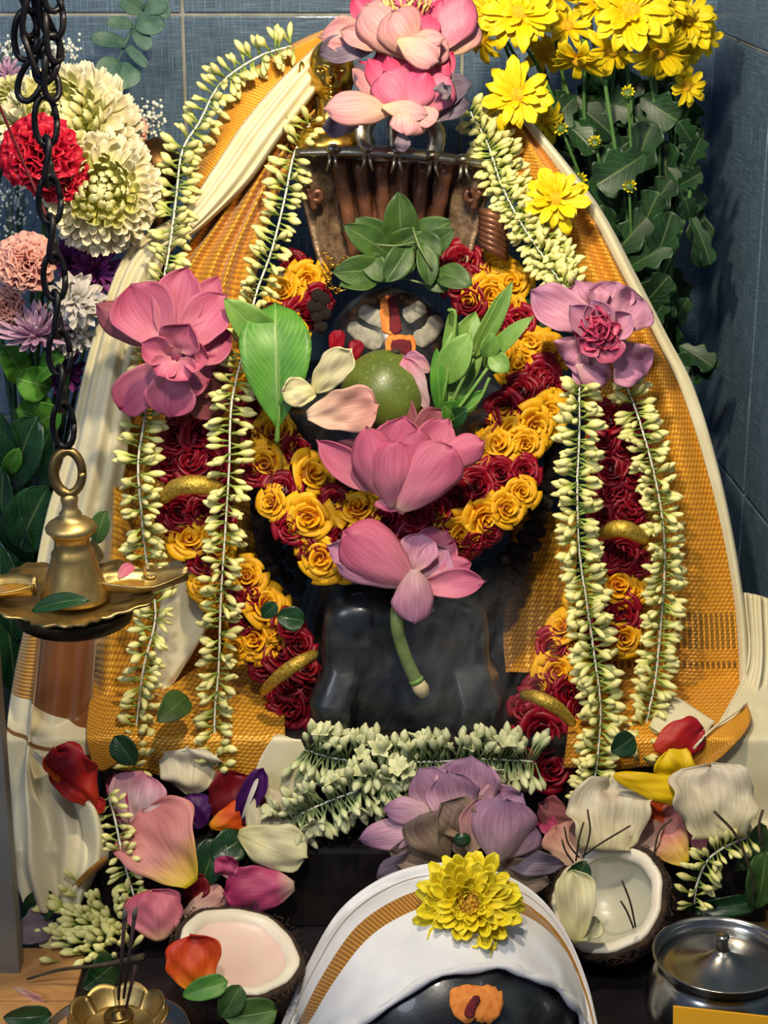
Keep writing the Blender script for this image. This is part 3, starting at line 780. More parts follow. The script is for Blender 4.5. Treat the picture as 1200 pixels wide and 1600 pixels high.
# ---------------------------------------------------------------- jasmine garlands
def bud_mesh(name, mat, bend, fat, slim=False):
    pr = [(0.035, 0), (0.045, 0.15), (0.06, 0.32), (0.115, 0.46), (0.155 * fat, 0.62), (0.15 * fat, 0.76), (0.09, 0.91), (0.012, 1.0)] if not slim else [(0.03, 0), (0.032, 0.3), (0.04, 0.5), (0.085, 0.62), (0.11 * fat, 0.75), (0.105 * fat, 0.84), (0.06, 0.94), (0.01, 1.0)]
    v, f, uv = lathe_data(pr, 8)
    v = [Vector((p.x + bend * p.z * p.z, p.y, p.z)) for p in v]
    return mesh(name, v, f, uv, mat)
def open_mesh(name, mat):
    parts = []
    pr = [(0.05, 0), (0.06, 0.3), (0.08, 0.55)]
    v, f, uv0 = lathe_data(pr, 6)
    V, Fc, U = list(v), list(f), list(uv0['UVMap'])
    for k in range(5):
        a = k * 1.2566
        d = Vector((math.cos(a), math.sin(a), 0))
        pv, pf, puv = sheet_data(petal_fn(Vector((0, 0, 0.5)), Vector((0, 0, 0.78)) + d * 0.36, 0.26, Vector((0, 0, 1)) - d, cup=0.3), 4, 5, 0.02)
        o = len(V)
        V += pv; Fc += [tuple(i + o for i in q) for q in pf]; U += [(x, 0.6 + 0.4 * y) for x, y in puv['UVMap']]
    return mesh(name, V, Fc, {'UVMap': U}, mat)
BUDS = [bud_mesh('bud', M_['jas'], b_, f_) for b_, f_ in ((0.0, 1.0), (0.12, 0.9), (-0.1, 1.12), (0.2, 0.85))]
TUBS = [bud_mesh('bud', M_['tub'], b_, f_, True) for b_, f_ in ((0.0, 1.0), (0.14, 0.9), (-0.12, 1.1), (0.1, 1.2), (-0.05, 1.0), (0.0, 1.15), (0.2, 1.0))] + [open_mesh('blossom', M_['tub'])]
def strand(label, path, pitch=13.5, per=4, size=31, buds=BUDS, group='jasmine bud garlands', name='jasmine_garland', lean=0.0, back=15, front=65, settle=False, st=None):
    pts = PP(path)
    if settle: pts = [rest(p, 0.012) for p in pts]
    m = mpp(pts[0])
    nodes = resample(pts, pitch * m)
    t = thing(name, nodes[0], label, 'garland', group)
    tube('string', nodes, 0.0011, M_['string'], t, 6)
    n = len(nodes)
    cnt = 0
    extra = []
    for i, p in enumerate(nodes):
        tn = (nodes[min(i + 1, n - 1)] - nodes[max(i - 1, 0)]).normalized()
        s = tn.cross(TOCAM).normalized()
        c = s.cross(tn).normalized()
        for k in range(per):
            if rnd.random() < 0.07: continue
            sg = 1 if k % 2 else -1
            a = math.radians(rnd.uniform(-back, front))
            d = s * (sg * math.cos(a)) + c * math.sin(a) + tn * (rnd.uniform(-0.5, 0.5) + lean)
            sz = size * m * rnd.uniform(0.78, 1.2)
            Mb = (Matrix.Translation(p + tn * rnd.uniform(-0.4, 0.4) * pitch * m + d * 0.001) @ (frame(d, TOCAM) @ Matrix.Rotation(rnd.uniform(0, 6.28), 3, 'Z')).to_4x4() @ Matrix.Scale(sz, 4))
            cnt += 1
            if cnt <= 290: link('bud', rnd.choice(buds), t, Mb)
            else: extra.append((rnd.choice(buds), Mb))
    if extra:
        V, Fc, U = [], [], []
        for me, Mb in extra:
            o_ = len(V)
            V += [Mb @ q.co for q in me.vertices]
            Fc += [tuple(i2 + o_ for i2 in q.vertices) for q in me.polygons]
            ul = [None] * len(me.vertices)
            for lp, ud in zip(me.loops, me.uv_layers[0].data): ul[lp.vertex_index] = tuple(ud.uv)
            U += ul
        wobj('buds', V, Fc, me.materials[0], t, uv={'UVMap': U})['kind'] = 'stuff'
    return t
strand('jasmine garland on the left silk edge, passing behind the open pink lotus and brass lamp',
    [(455, 72, .17), (405, 88, .165), (345, 130, .16), (312, 190, .145), (285, 235, .13), (275, 310, .11), (266, 380, .085), (255, 440, .06), (236, 540, .05), (228, 640, .03), (216, 720, .005), (220, 790, -.005), (228, 870, -.01), (243, 960, -.03), (225, 1040, -.045), (215, 1120, -.055), (205, 1205, -.08)], 15.5, 5, 35)
strand('long jasmine garland just left of the lingam, hanging from hood to petals',
    [(486, 190, .15), (460, 240, .13), (445, 310, .11), (425, 390, .085), (400, 460, .06), (382, 540, .02), (362, 630, -.005), (358, 730, -.02), (352, 830, -.03), (345, 940, -.04), (342, 1040, -.055), (335, 1130, -.065), (340, 1205, -.085)], 14, 4, 34)
strand('jasmine garland on the right running from the hood down to the mauve lotus',
    [(735, 175, .15), (762, 225, .135), (782, 285, .12), (812, 345, .10), (845, 395, .085), (875, 440, .065), (890, 455, .05)], 9, 6, 32)
strand('jasmine garland doubled beside the one from the hood, nearer the orange silk',
    [(752, 182, .155), (785, 232, .14), (806, 290, .125), (838, 345, .105), (868, 392, .09), (896, 436, .07)], 12, 5, 30)
strand('jasmine garland hanging straight below the mauve lotus',
    [(905, 605, -.0), (905, 680, -.015), (902, 760, -.025), (905, 860, -.035), (918, 950, -.045), (928, 1020, -.055), (938, 1100, -.065), (935, 1170, -.08), (925, 1245, -.1)], 11.5, 6, 37)
strand('jasmine garland nearest the right edge, hanging over the orange silk',
    [(980, 605, .04), (1000, 660, .025), (1022, 740, .01), (1036, 820, .0), (1038, 900, -.01), (1032, 980, -.02), (1024, 1060, -.035), (1010, 1130, -.055), (998, 1195, -.08)], 12.5, 6, 34)
strand('thick tuberose garland lying across the foot of the black stone idol',
    [(478, 1172, -.085), (530, 1186, -.09), (600, 1190, -.095), (680, 1190, -.095), (760, 1186, -.095), (838, 1190, -.09)], 8, 6, 52, TUBS, 'tuberose garlands', 'tuberose_garland', back=10, front=60, settle=True)
strand('short tuberose garland bent over the cream petals beside the wilted lotus',
    [(450, 1282, -.11), (490, 1262, -.115), (540, 1242, -.115), (590, 1228, -.11), (640, 1222, -.105)], 8, 6, 50, TUBS, 'tuberose garlands', 'tuberose_garland', back=10, front=60, settle=True)
strand('short loose jasmine strand among the petals at the lower left',
    [(170, 1245, -.12), (182, 1290, -.125), (192, 1340, -.14), (205, 1385, -.15), (212, 1410, -.155)], 15, 4, 30, settle=True)
t = thing('jasmine_bunch', rest(P(150, 1465, -.17)), 'tight bunch of jasmine buds beside the incense sticks', 'flower')
for k in range(130):
    c = rest(P(158 + rnd.gauss(0, 30), 1452 + rnd.gauss(0, 22), -.15), 0.014)
    d = (Vector((-0.55 + (c.x - WORG[t].x) * 22, -0.35, 0.55 + (c.z - WORG[t].z) * 18)) + jit(0.35)).normalized()
    link('bud', rnd.choice(BUDS), t, Matrix.Translation(c) @ frame(d).to_4x4() @ Matrix.Scale(37 * mpp(c), 4))
strand('loose jasmine strand curling beside the right coconut half',
    [(1168, 1308, -.15), (1135, 1322, -.155), (1105, 1345, -.16), (1088, 1385, -.165), (1085, 1415, -.17)], 13, 4, 32, settle=True)

# ---------------------------------------------------------------- roses
def rose_mesh(name, mat, seed, open_=1.0):
    r = random.Random(seed)
    V, Fc, U = [], [], []
    NP = 17
    ang = r.uniform(0, 6.28)
    for k in range(NP):
        q = k / (NP - 1)
        ang += 2.4 + r.uniform(-0.25, 0.25)
        rad = 0.07 + 0.78 * q ** 0.85
        span = lerp(2.6, 1.15, q ** 0.6)
        hgt = lerp(0.72, 0.38, q) * r.uniform(0.93, 1.07)
        flare = lerp(0.02, 0.34, q) * open_
        tilt = r.uniform(-0.05, 0.05)
        wav = r.uniform(0, 6.28)
        def fn(u, v):
            a = ang + u * span * 0.5
            rr = rad * (0.5 + 0.5 * v ** 0.7) + flare * v ** 3 + 0.05 * u * (1 - q) + 0.03 * math.sin(3 * u + wav) * v
            z = hgt * v * (1 - 0.16 * u * u) - 0.12 * q * max(0, v - 0.75) * 4 * (0.5 + open_ * 0.5) + tilt * u
            return Vector((rr * math.cos(a), rr * math.sin(a), z))
        pv, pf, puv = sheet_data(fn, 7, 6, 0.02)
        o = len(V)
        V += pv; Fc += [tuple(i + o for i in x) for x in pf]; U += puv['UVMap']
    # closed base so nothing shows through
    bv, bf, buv = lathe_data([(0.15, -0.12), (0.5, 0.02), (0.62, 0.16), (0.3, 0.22), (0.02, 0.24)], 12)
    o = len(V)
    V += bv; Fc += [tuple(i + o for i in x) for x in bf]; U += [(x, 0.0) for x, y in buv['UVMap']]
    return mesh(name, V, Fc, {'UVMap': U}, mat)
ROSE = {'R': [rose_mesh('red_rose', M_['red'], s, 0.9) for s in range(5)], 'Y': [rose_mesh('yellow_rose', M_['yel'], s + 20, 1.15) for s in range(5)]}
def garland(label, roses, Yf, core, core_r, center=None, spread=0.55, bands=()):
    pts = PP([(x, y, Yf(x, y) + 0.028) for x, y in core])
    t = thing('rose_garland', pts[0], label, 'garland', 'rose garlands')
    tube('core', resample(pts, 0.006), core_r, M_['stem_d'], t, 10)
    for x, y, c, r in roses:
        r *= 1.03
        p = P(x, y, Yf(x, y))
        m = mpp(p)
        # lean away from the nearest point of the core
        best = min(core, key=lambda q: (q[0] - x) ** 2 + (q[1] - y) ** 2)
        off = Vector(((x - best[0]) / 60.0, 0, -(y - best[1]) / 60.0)) * spread
        n = (TOCAM + off + Vector((0, 0, 0.12)) + jit(0.22)).normalized()
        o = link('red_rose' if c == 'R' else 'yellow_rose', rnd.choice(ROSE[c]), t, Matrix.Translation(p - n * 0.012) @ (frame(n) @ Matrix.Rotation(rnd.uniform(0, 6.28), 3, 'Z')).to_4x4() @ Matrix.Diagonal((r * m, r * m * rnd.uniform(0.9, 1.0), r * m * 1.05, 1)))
    for line, wd in bands:
        bp = spl(PP(line), 16)
        tube('gold_cord', bp, [wd * mpp(bp[0]) * (0.55 + 0.45 * math.sin(math.pi * (i + 2) / 19)) for i in range(16)], M_['goldcord'], t, 10)
    return t
def ring_core(pts): return [(q.x, q.y) for q in spl([Vector((a, b_, 0)) for a, b_ in pts], 40)]
U_CORE = ring_core([(470, 430), (440, 520), (405, 610), (420, 700), (460, 780), (530, 840), (610, 850), (690, 815), (770, 740), (825, 650), (845, 570), (815, 490), (750, 415)])
YU = lambda x, y: piece([(390, 0.135), (560, 0.075), (700, 0.01), (800, -0.035), (920, -0.055)], y)
UR = [(462, 408, 'R', 26), (482, 438, 'Y', 32), (440, 452, 'Y', 32), (462, 456, 'Y', 26), (500, 470, 'R', 26), (478, 490, 'R', 32), (430, 490, 'R', 24), (455, 520, 'Y', 28), (420, 560, 'R', 30), (392, 600, 'Y', 28), (392, 640, 'R', 34), (418, 622, 'Y', 28), (430, 672, 'Y', 38), (395, 680, 'R', 26),
      (468, 698, 'R', 31), (412, 726, 'Y', 33), (493, 738, 'Y', 36), (440, 762, 'R', 33), (392, 735, 'R', 22), (524, 780, 'R', 30), (482, 810, 'Y', 38), (558, 790, 'Y', 35), (418, 785, 'Y', 25), (452, 825, 'R', 28), (530, 838, 'R', 32), (500, 872, 'Y', 36), (472, 862, 'R', 22), (545, 885, 'Y', 30), (575, 830, 'Y', 30),
      (600, 810, 'R', 34), (645, 800, 'R', 34), (590, 860, 'R', 30), (640, 850, 'R', 32),
      (722, 405, 'R', 36), (738, 440, 'R', 32), (712, 440, 'R', 30), (730, 470, 'R', 28), (775, 420, 'Y', 34), (800, 440, 'Y', 34), (768, 460, 'Y', 36), (795, 478, 'Y', 30), (810, 505, 'R', 34), (780, 515, 'R', 30), (828, 535, 'Y', 36), (856, 552, 'Y', 34), (808, 565, 'Y', 34), (780, 550, 'Y', 28),
      (850, 590, 'R', 34), (872, 605, 'R', 28), (812, 612, 'R', 34), (785, 638, 'R', 34), (755, 655, 'R', 28), (826, 600, 'R', 28), (862, 645, 'Y', 34), (838, 668, 'Y', 38), (800, 672, 'Y', 36), (776, 692, 'Y', 38), (745, 712, 'Y', 30), (822, 695, 'Y', 30), (735, 690, 'Y', 26),
      (824, 735, 'R', 28), (782, 738, 'R', 34), (745, 760, 'R', 36), (712, 780, 'R', 34), (682, 800, 'R', 34), (720, 745, 'R', 26), (818, 768, 'Y', 28), (795, 795, 'Y', 30), (762, 812, 'Y', 34), (722, 836, 'Y', 36), (700, 820, 'Y', 30), (690, 862, 'Y', 28), (748, 858, 'R', 24), (775, 840, 'R', 22), (720, 872, 'R', 26)]
garland('wide looped garland of yellow and red roses hung round the lingam', UR, YU, U_CORE, 0.016)
L_CORE = ring_core([(295, 650), (290, 720), (295, 800), (320, 870), (365, 930), (405, 990), (445, 1060), (465, 1130)])
YL = lambda x, y: piece([(640, 0.04), (800, 0.01), (950, -0.02), (1150, -0.05)], y)
LRS = [(272, 680, 'R', 34), (315, 672, 'R', 34), (345, 690, 'R', 26), (262, 722, 'R', 30), (298, 718, 'R', 36), (332, 728, 'R', 32), (280, 752, 'R', 28), (318, 758, 'R', 28), (280, 800, 'R', 36), (318, 798, 'R', 30), (296, 838, 'Y', 34), (326, 832, 'Y', 28), (350, 800, 'R', 26), (345, 850, 'Y', 26), (318, 872, 'R', 34), (350, 885, 'R', 28), (312, 908, 'Y', 28), (330, 930, 'Y', 24), (385, 900, 'Y', 30),
       (395, 925, 'R', 30), (360, 940, 'R', 30), (418, 942, 'Y', 34), (380, 972, 'R', 28), (395, 1000, 'Y', 34), (425, 985, 'Y', 26), (365, 1010, 'Y', 24), (455, 970, 'R', 28), (440, 1018, 'R', 34), (468, 1005, 'R', 30), (410, 1035, 'R', 30), (455, 1062, 'R', 34), (480, 1040, 'R', 26), (452, 1108, 'R', 42), (478, 1085, 'R', 30), (470, 1138, 'R', 32), (435, 1085, 'R', 26)]
garland('garland of dark red and yellow roses on the left with two gold cord bands', LRS, YL, L_CORE, 0.012,
    bands=[([(256, 778, -.0), (275, 762, -.018), (300, 757, -.025), (330, 760, -.02), (345, 768, -.005)], 15), ([(412, 1080, -.06), (430, 1062, -.075), (450, 1046, -.08), (472, 1032, -.078), (492, 1022, -.06)], 11)])
R_CORE = ring_core([(965, 640), (970, 740), (972, 850), (970, 930), (930, 1000), (875, 1060), (850, 1130), (860, 1190)])
YRr = lambda x, y: piece([(620, 0.05), (800, 0.02), (950, -0.005), (1200, -0.075)], y)
RRS = [(952, 648, 'R', 32), (985, 660, 'R', 32), (942, 685, 'R', 28), (975, 695, 'R', 32), (1000, 700, 'R', 26), (955, 728, 'R', 32), (992, 735, 'R', 32), (965, 765, 'R', 32), (1000, 775, 'R', 28), (945, 765, 'R', 28), (945, 800, 'R', 30), (985, 800, 'R', 32), (975, 868, 'R', 34), (950, 865, 'R', 26), (1000, 880, 'R', 24), (968, 914, 'Y', 32), (995, 925, 'Y', 22), (972, 958, 'R', 34), (950, 950, 'R', 26), (978, 998, 'Y', 28), (950, 1000, 'R', 26),
       (905, 935, 'Y', 26), (875, 975, 'Y', 28), (905, 970, 'R', 24), (865, 1008, 'R', 32), (895, 1010, 'Y', 26), (872, 1050, 'Y', 34), (905, 1060, 'Y', 26), (840, 1075, 'R', 30), (895, 1085, 'R', 30), (915, 1110, 'R', 26), (850, 1148, 'R', 50), (820, 1105, 'R', 30), (885, 1150, 'R', 30), (862, 1200, 'R', 40), (825, 1185, 'R', 30)]
garland('garland of dark red and yellow roses on the right with gold cord bands', RRS, YRr, R_CORE, 0.012,
    bands=[([(942, 834, .0), (955, 828, -.015), (972, 826, -.022), (990, 832, -.018), (1006, 842, -.0)], 14), ([(818, 1086, -.075), (835, 1088, -.09), (858, 1098, -.097), (878, 1112, -.09), (894, 1130, -.075)], 11)])
# dark seed bead rosary under the rose garland
t = thing('rudraksha_rosary', P(800, 860, -0.01), 'rosary of dark seed beads below the rose garland', 'beads')
bv, bf = ball_data(Vector(), 1.0, 10, 7)
BM = mesh('bead', bv, bf, None, M_['bead'])
rows_ = []
for k, (dx, dy) in enumerate(((0, 0), (-4, 24), (-10, 48), (2, -22))):
    rows_.append([(400 - dx * 0.4, 770 + dy, .0), (430 + dx, 850 + dy, -.005), (480 + dx, 905 + dy, -.015)])
    rows_.append([(868 + dx, 700 + dy, .01), (852 + dx, 780 + dy, -.0), (815 + dx, 860 + dy, -.012), (770 + dx, 915 + dy, -.02), (745 + dx, 955 + dy, -.02)])
for rw in rows_:
    for p in resample(PP([(x, y, z + 0.05) for x, y, z in rw]), 0.0125):
        link('bead', BM, t, Matrix.Translation(p + jit(0.0015)) @ Matrix.Scale(rnd.uniform(0.0062, 0.0078), 4))
# ---------------------------------------------------------------- lotuses, petal by petal
def lotus(label, Y0, petals, name='lotus', group='lotuses on the shrine', base=None, settle=False):
    bx, by = base or (petals[0][0], petals[0][1])
    t = thing(name, P(bx, by, Y0), label, 'lotus', group)
    for q in petals:
        x0, y0, x1, y1, wd, mt = q[:6]
        k = dict(q[6]) if len(q) > 6 else {}
        d0, d1 = k.pop('d', (0, 0))
        nm = k.pop('n', None)
        A, B = P(x0, y0, Y0 + d0), P(x1, y1, Y0 + d1)
        if settle: A, B = rest(A, 0.006), rest(B, 0.008)
        nrm = TOCAM if nm is None else (TOCAM + Vector(nm)).normalized()
        k.setdefault('a', 0.75); k.setdefault('b', 0.42); k.setdefault('cup', 0.3); k.setdefault('bow', 0.06)
        bb = k.pop('b')
        k['k'], k['e'] = (4.0, 0.68) if bb <= 0.32 else (2.8, 0.85)
        k.setdefault('irr', 0.05); k.setdefault('crum', 0.035)
        petal('petal', A, B, wd * mpp(A), M_[mt], t, nrm, 13, 18, 0.0008, **k)
    return t
def stamens(t, px, py, Y, r, n, mat, h=14):
    parts = []
    for i in range(n):
        a = rnd.uniform(0, 6.28); q = r * math.sqrt(rnd.random())
        A = P(px + q * math.cos(a), py + q * 0.5 * math.sin(a), Y)
        B = A + (Vector((math.cos(a) * 0.4, -0.3 + math.sin(a) * .3, 0.8)) + jit(0.2)).normalized() * h * mpp(A)
        parts.append(tube_data([A, B], [0.0008, 0.0012], 5)[:2])
    v, f = merge(parts)
    o = wobj('stamens', v, f, mat, t)
    o['kind'] = 'stuff'
M_['stamen'] = plain('cream_stamens', '#d9bf7c', 0.7, col2='#c9a25c', ns=200)

# topmost lotus
t = lotus('large pale pink lotus at the very top of the shrine', 0.10, [
    (655, 75, 575, -15, 80, 'lotus_hot', {'d': (.03, .04), 'cup': .3}), (660, 75, 640, -40, 70, 'lotus_hot', {'d': (.03, .05)}), (670, 75, 700, -30, 80, 'lotus_hot', {'d': (.03, .05)}), (600, 70, 552, -5, 50, 'lotus_hot', {'d': (.02, .03), 'cup': .4}),
    (640, 70, 612, 8, 52, 'lotus_hot', {'d': (.0, -.0), 'cup': -.4}), (655, 70, 655, 2, 50, 'lotus_hot', {'d': (-.0, -.005), 'cup': -.4}), (672, 70, 692, 0, 52, 'lotus_hot', {'d': (-.0, .0), 'cup': -.4}),
    (660, 78, 668, 22, 50, 'lotus_hot', {'d': (-.012, -.02), 'cup': -.3}), (640, 80, 632, 20, 46, 'lotus_hot', {'d': (-.012, -.02), 'cup': -.3}),
    (690, 80, 728, -12, 74, 'lotus', {'d': (-.01, -.0), 'cup': -.3, 'a': .8}), (700, 85, 742, 28, 66, 'lotus_pale', {'d': (-.0, .01), 'cup': -.4}),
    (640, 92, 572, 8, 88, 'lotus_pale', {'d': (-.015, -.02), 'cup': -.45, 'b': .3, 'bow': .1}), (650, 92, 612, 18, 84, 'lotus_pale', {'d': (-.02, -.03), 'cup': -.4, 'b': .3, 'bow': .1}),
    (610, 75, 532, 48, 44, 'lotus_pale', {'d': (-.01, -.01), 'cup': .3, 'rip': .2}), (600, 66, 500, 84, 52, 'lotus_grey', {'d': (.0, .005), 'rip': .3}), (605, 55, 498, 58, 56, 'lotus_pale', {'d': (.005, .01), 'rip': .2, 'crum': .1}), (620, 62, 685, 96, 56, 'lotus_pale', {'d': (-.04, -.055), 'cup': -.3, 'bow': .15, 'b': .3}), (630, 66, 695, 60, 36, 'lotus_pale', {'d': (-.04, -.05), 'cup': -.3}),
    (650, 90, 700, 70, 56, 'lotus_pale', {'d': (-.02, -.03), 'cup': -.4})], base=(645, 95))
stamens(t, 632, 8, 0.085, 40, 60, M_['stamen'])
t = lotus('bright pink lotus resting on the serpent hood just below the topmost lotus', 0.075, [
    (640, 170, 738, 128, 62, 'lotus_grey', {'d': (.01, .0), 'rip': .4, 'cup': .4}), (650, 180, 735, 160, 50, 'lotus_grey', {'d': (.0, -.01), 'rip': .4, 'cup': .3}), (600, 170, 555, 100, 40, 'lotus_grey', {'d': (.01, .0), 'rip': .3}),
    (615, 165, 562, 96, 50, 'lotus_hot', {'d': (.02, .02), 'cup': .4}), (625, 165, 588, 82, 46, 'lotus_hot', {'d': (.02, .03)}), (635, 165, 622, 82, 46, 'lotus_hot', {'d': (.02, .03)}), (640, 165, 655, 90, 46, 'lotus_hot', {'d': (.02, .03)}), (650, 165, 685, 84, 48, 'lotus_hot', {'d': (.02, .03)}), (655, 165, 708, 82, 46, 'lotus_hot', {'d': (.02, .02)}),
    (620, 165, 575, 92, 40, 'lotus_hot', {'d': (.0, -.005), 'cup': -.4}), (628, 165, 606, 88, 40, 'lotus_hot', {'d': (.0, -.005), 'cup': -.4}), (640, 165, 640, 96, 44, 'lotus_hot', {'d': (-.0, -.01), 'cup': -.4}), (648, 165, 675, 100, 44, 'lotus_hot', {'d': (-.0, -.01), 'cup': -.4}), (652, 165, 700, 96, 40, 'lotus_hot', {'d': (0, 0), 'cup': -.4}),
    (640, 178, 600, 112, 84, 'lotus', {'d': (-.02, -.025), 'cup': -.4, 'b': .3, 'bow': .12}), (640, 178, 665, 110, 60, 'lotus_hot', {'d': (-.02, -.025), 'cup': -.4, 'bow': .1}), (650, 178, 702, 118, 70, 'lotus', {'d': (-.015, -.02), 'cup': -.4, 'bow': .1}),
    (628, 176, 552, 108, 40, 'lotus_pale', {'d': (-.012, -.005), 'cup': -.5, 'bow': -.12}), (690, 150, 704, 134, 34, 'lotus_grey', {'d': (-.03, -.04), 'cup': .5, 'rip': .5}),
    (618, 172, 506, 170, 62, 'lotus_pale', {'d': (-.02, -.045), 'cup': -.35, 'bow': .1}), (596, 166, 668, 180, 34, 'lotus_pale', {'d': (-.035, -.045), 'cup': -.2}), (640, 168, 636, 212, 64, 'lotus_pale', {'d': (-.035, -.05), 'cup': -.4, 'bow': .2, 'b': .35, 'n': (.3, 0, .3)}), (650, 170, 682, 190, 40, 'lotus_pale', {'d': (-.035, -.05), 'cup': -.3}),
    (560, 195, 505, 200, 40, 'lotus_grey', {'d': (-.0, -.01), 'rip': .4}), (625, 205, 632, 238, 26, 'lotus_grey', {'d': (-.04, -.045), 'rip': .4})], base=(635, 180))
# big open lotus on the left
t = lotus('wide open deep pink lotus on the left over the cream silk', -0.005, [
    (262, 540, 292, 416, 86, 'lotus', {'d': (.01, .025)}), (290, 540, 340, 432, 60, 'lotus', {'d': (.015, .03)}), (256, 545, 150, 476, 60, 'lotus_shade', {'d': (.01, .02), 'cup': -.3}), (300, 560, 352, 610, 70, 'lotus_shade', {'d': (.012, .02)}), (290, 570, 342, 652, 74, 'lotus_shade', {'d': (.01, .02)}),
    (268, 560, 204, 446, 112, 'lotus', {'d': (-.0, .01), 'cup': .35, 'b': .3, 'a': .9, 'bow': -.05}), (280, 545, 354, 462, 84, 'lotus', {'d': (-.0, .012), 'cup': .4, 'b': .35}), (285, 560, 360, 520, 80, 'lotus', {'d': (-.0, .01), 'cup': .4, 'b': .35}),
    (258, 560, 190, 640, 72, 'lotus', {'d': (-.002, .01), 'cup': .3, 'b': .3}), (280, 568, 330, 590, 80, 'lotus', {'d': (-.008, -.0), 'cup': .35, 'b': .3}), (272, 566, 266, 652, 86, 'lotus', {'d': (-.012, -.01), 'cup': .3, 'bow': .04, 'b': .5}),
    (265, 562, 222, 536, 56, 'lotus', {'d': (-.018, -.03), 'cup': .6, 'b': .25}), (278, 548, 296, 506, 84, 'lotus', {'d': (-.016, -.028), 'cup': .6, 'b': .22}), (272, 560, 244, 586, 50, 'lotus', {'d': (-.02, -.034), 'cup': .6, 'b': .25}), (276, 562, 294, 594, 60, 'lotus', {'d': (-.02, -.034), 'cup': .6, 'b': .25}), (286, 556, 326, 562, 56, 'lotus', {'d': (-.018, -.03), 'cup': .6, 'b': .25})], base=(272, 560))
M_['lotus_core'] = plain('dark_magenta_lotus_centre', '#4a1230', 0.6, col2='#7a2448', ns=120, bump=0.6, bs=260)
cv, cf = ball_data(P(275, 556, -0.018), (0.014, 0.01, 0.012), 14, 10)
wobj('centre', cv, cf, M_['lotus_core'], t)
# mauve lotus on the right
pr_ = [(930, 520, 832, 456, 78, 'lotus_mauve', {'d': (.0, .01), 'b': .55, 'rip': .15, 'crum': .08, 'irr': .08}), (930, 520, 900, 440, 74, 'lotus_mauve', {'d': (.01, .025), 'b': .3, 'rip': .2, 'crum': .1, 'irr': .1}), (940, 520, 962, 442, 80, 'lotus_mauve', {'d': (.01, .02), 'b': .25, 'rip': .2, 'crum': .1, 'irr': .1}), (945, 520, 1006, 470, 84, 'lotus_mauve', {'d': (.0, .015), 'b': .3, 'rip': .2, 'crum': .1, 'irr': .1}),
       (945, 530, 1006, 585, 78, 'lotus_mauve', {'d': (-.005, -.0), 'b': .3, 'rip': .2, 'crum': .1, 'irr': .1}), (930, 530, 922, 616, 70, 'lotus_mauve', {'d': (-.005, -.0), 'b': .4, 'cup': -.3, 'rip': .2}), (925, 525, 884, 566, 70, 'lotus_mauve', {'d': (-.002, .005), 'b': .3, 'rip': .2, 'crum': .1, 'irr': .1}), (900, 570, 945, 600, 46, 'lotus_mauve', {'d': (-.01, -.012), 'cup': -.5, 'b': .3}),
       (935, 530, 890, 478, 56, 'lotus_mauve', {'d': (-.012, -.022), 'cup': .6, 'b': .25}), (940, 525, 925, 470, 60, 'lotus_mauve', {'d': (-.012, -.022), 'cup': .6, 'b': .25}), (945, 528, 985, 492, 56, 'lotus_mauve', {'d': (-.012, -.02), 'cup': .6, 'b': .25}), (940, 530, 960, 565, 60, 'lotus', {'d': (-.014, -.024), 'cup': .6, 'b': .25}), (935, 530, 905, 550, 50, 'lotus', {'d': (-.014, -.024), 'cup': .6, 'b': .25})]
for k in range(18):
    a = k * 2.4; q = 8 + 1.7 * k
    pr_.append((936 + 0.5 * q * math.cos(a), 520 + 0.5 * q * math.sin(a), 936 + 1.15 * q * math.cos(a), 517 + 1.2 * q * math.sin(a), 26, 'lotus_hot', {'d': (-.016, -.034 + .0006 * k), 'cup': .8, 'b': .2, 'rip': .4}))
lotus('mauve pink lotus with folded petals and a crumpled heart on the right', 0.02, pr_, base=(935, 525))
# half open lotus in the middle
lotus('half open pink lotus in the middle of the rose garland', -0.05, [
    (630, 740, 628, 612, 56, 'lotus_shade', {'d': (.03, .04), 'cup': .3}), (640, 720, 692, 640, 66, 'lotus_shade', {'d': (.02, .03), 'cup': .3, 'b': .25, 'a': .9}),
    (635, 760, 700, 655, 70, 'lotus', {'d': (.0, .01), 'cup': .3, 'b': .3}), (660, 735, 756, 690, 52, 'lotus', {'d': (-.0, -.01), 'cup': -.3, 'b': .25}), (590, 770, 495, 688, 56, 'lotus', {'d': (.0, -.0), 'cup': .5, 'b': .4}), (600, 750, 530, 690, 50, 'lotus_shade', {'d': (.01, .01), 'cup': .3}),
    (612, 780, 630, 652, 92, 'lotus', {'d': (-.005, -.005), 'cup': .4, 'b': .3, 'a': .9}), (605, 785, 572, 668, 76, 'lotus', {'d': (-.015, -.02), 'cup': -.5, 'b': .4, 'bow': .1}), (612, 795, 618, 690, 104, 'lotus', {'d': (-.022, -.03), 'cup': -.6, 'b': .3, 'a': .8, 'bow': .14}), (625, 795, 652, 672, 80, 'lotus', {'d': (-.018, -.02), 'cup': -.5, 'b': .3, 'bow': .1}),
    (622, 800, 706, 700, 92, 'lotus', {'d': (-.03, -.035), 'cup': -.35, 'b': .22, 'a': .7, 'bow': .1}), (612, 778, 610, 800, 60, 'lotus', {'d': (-.02, -.022), 'cup': -.3})], base=(615, 800))
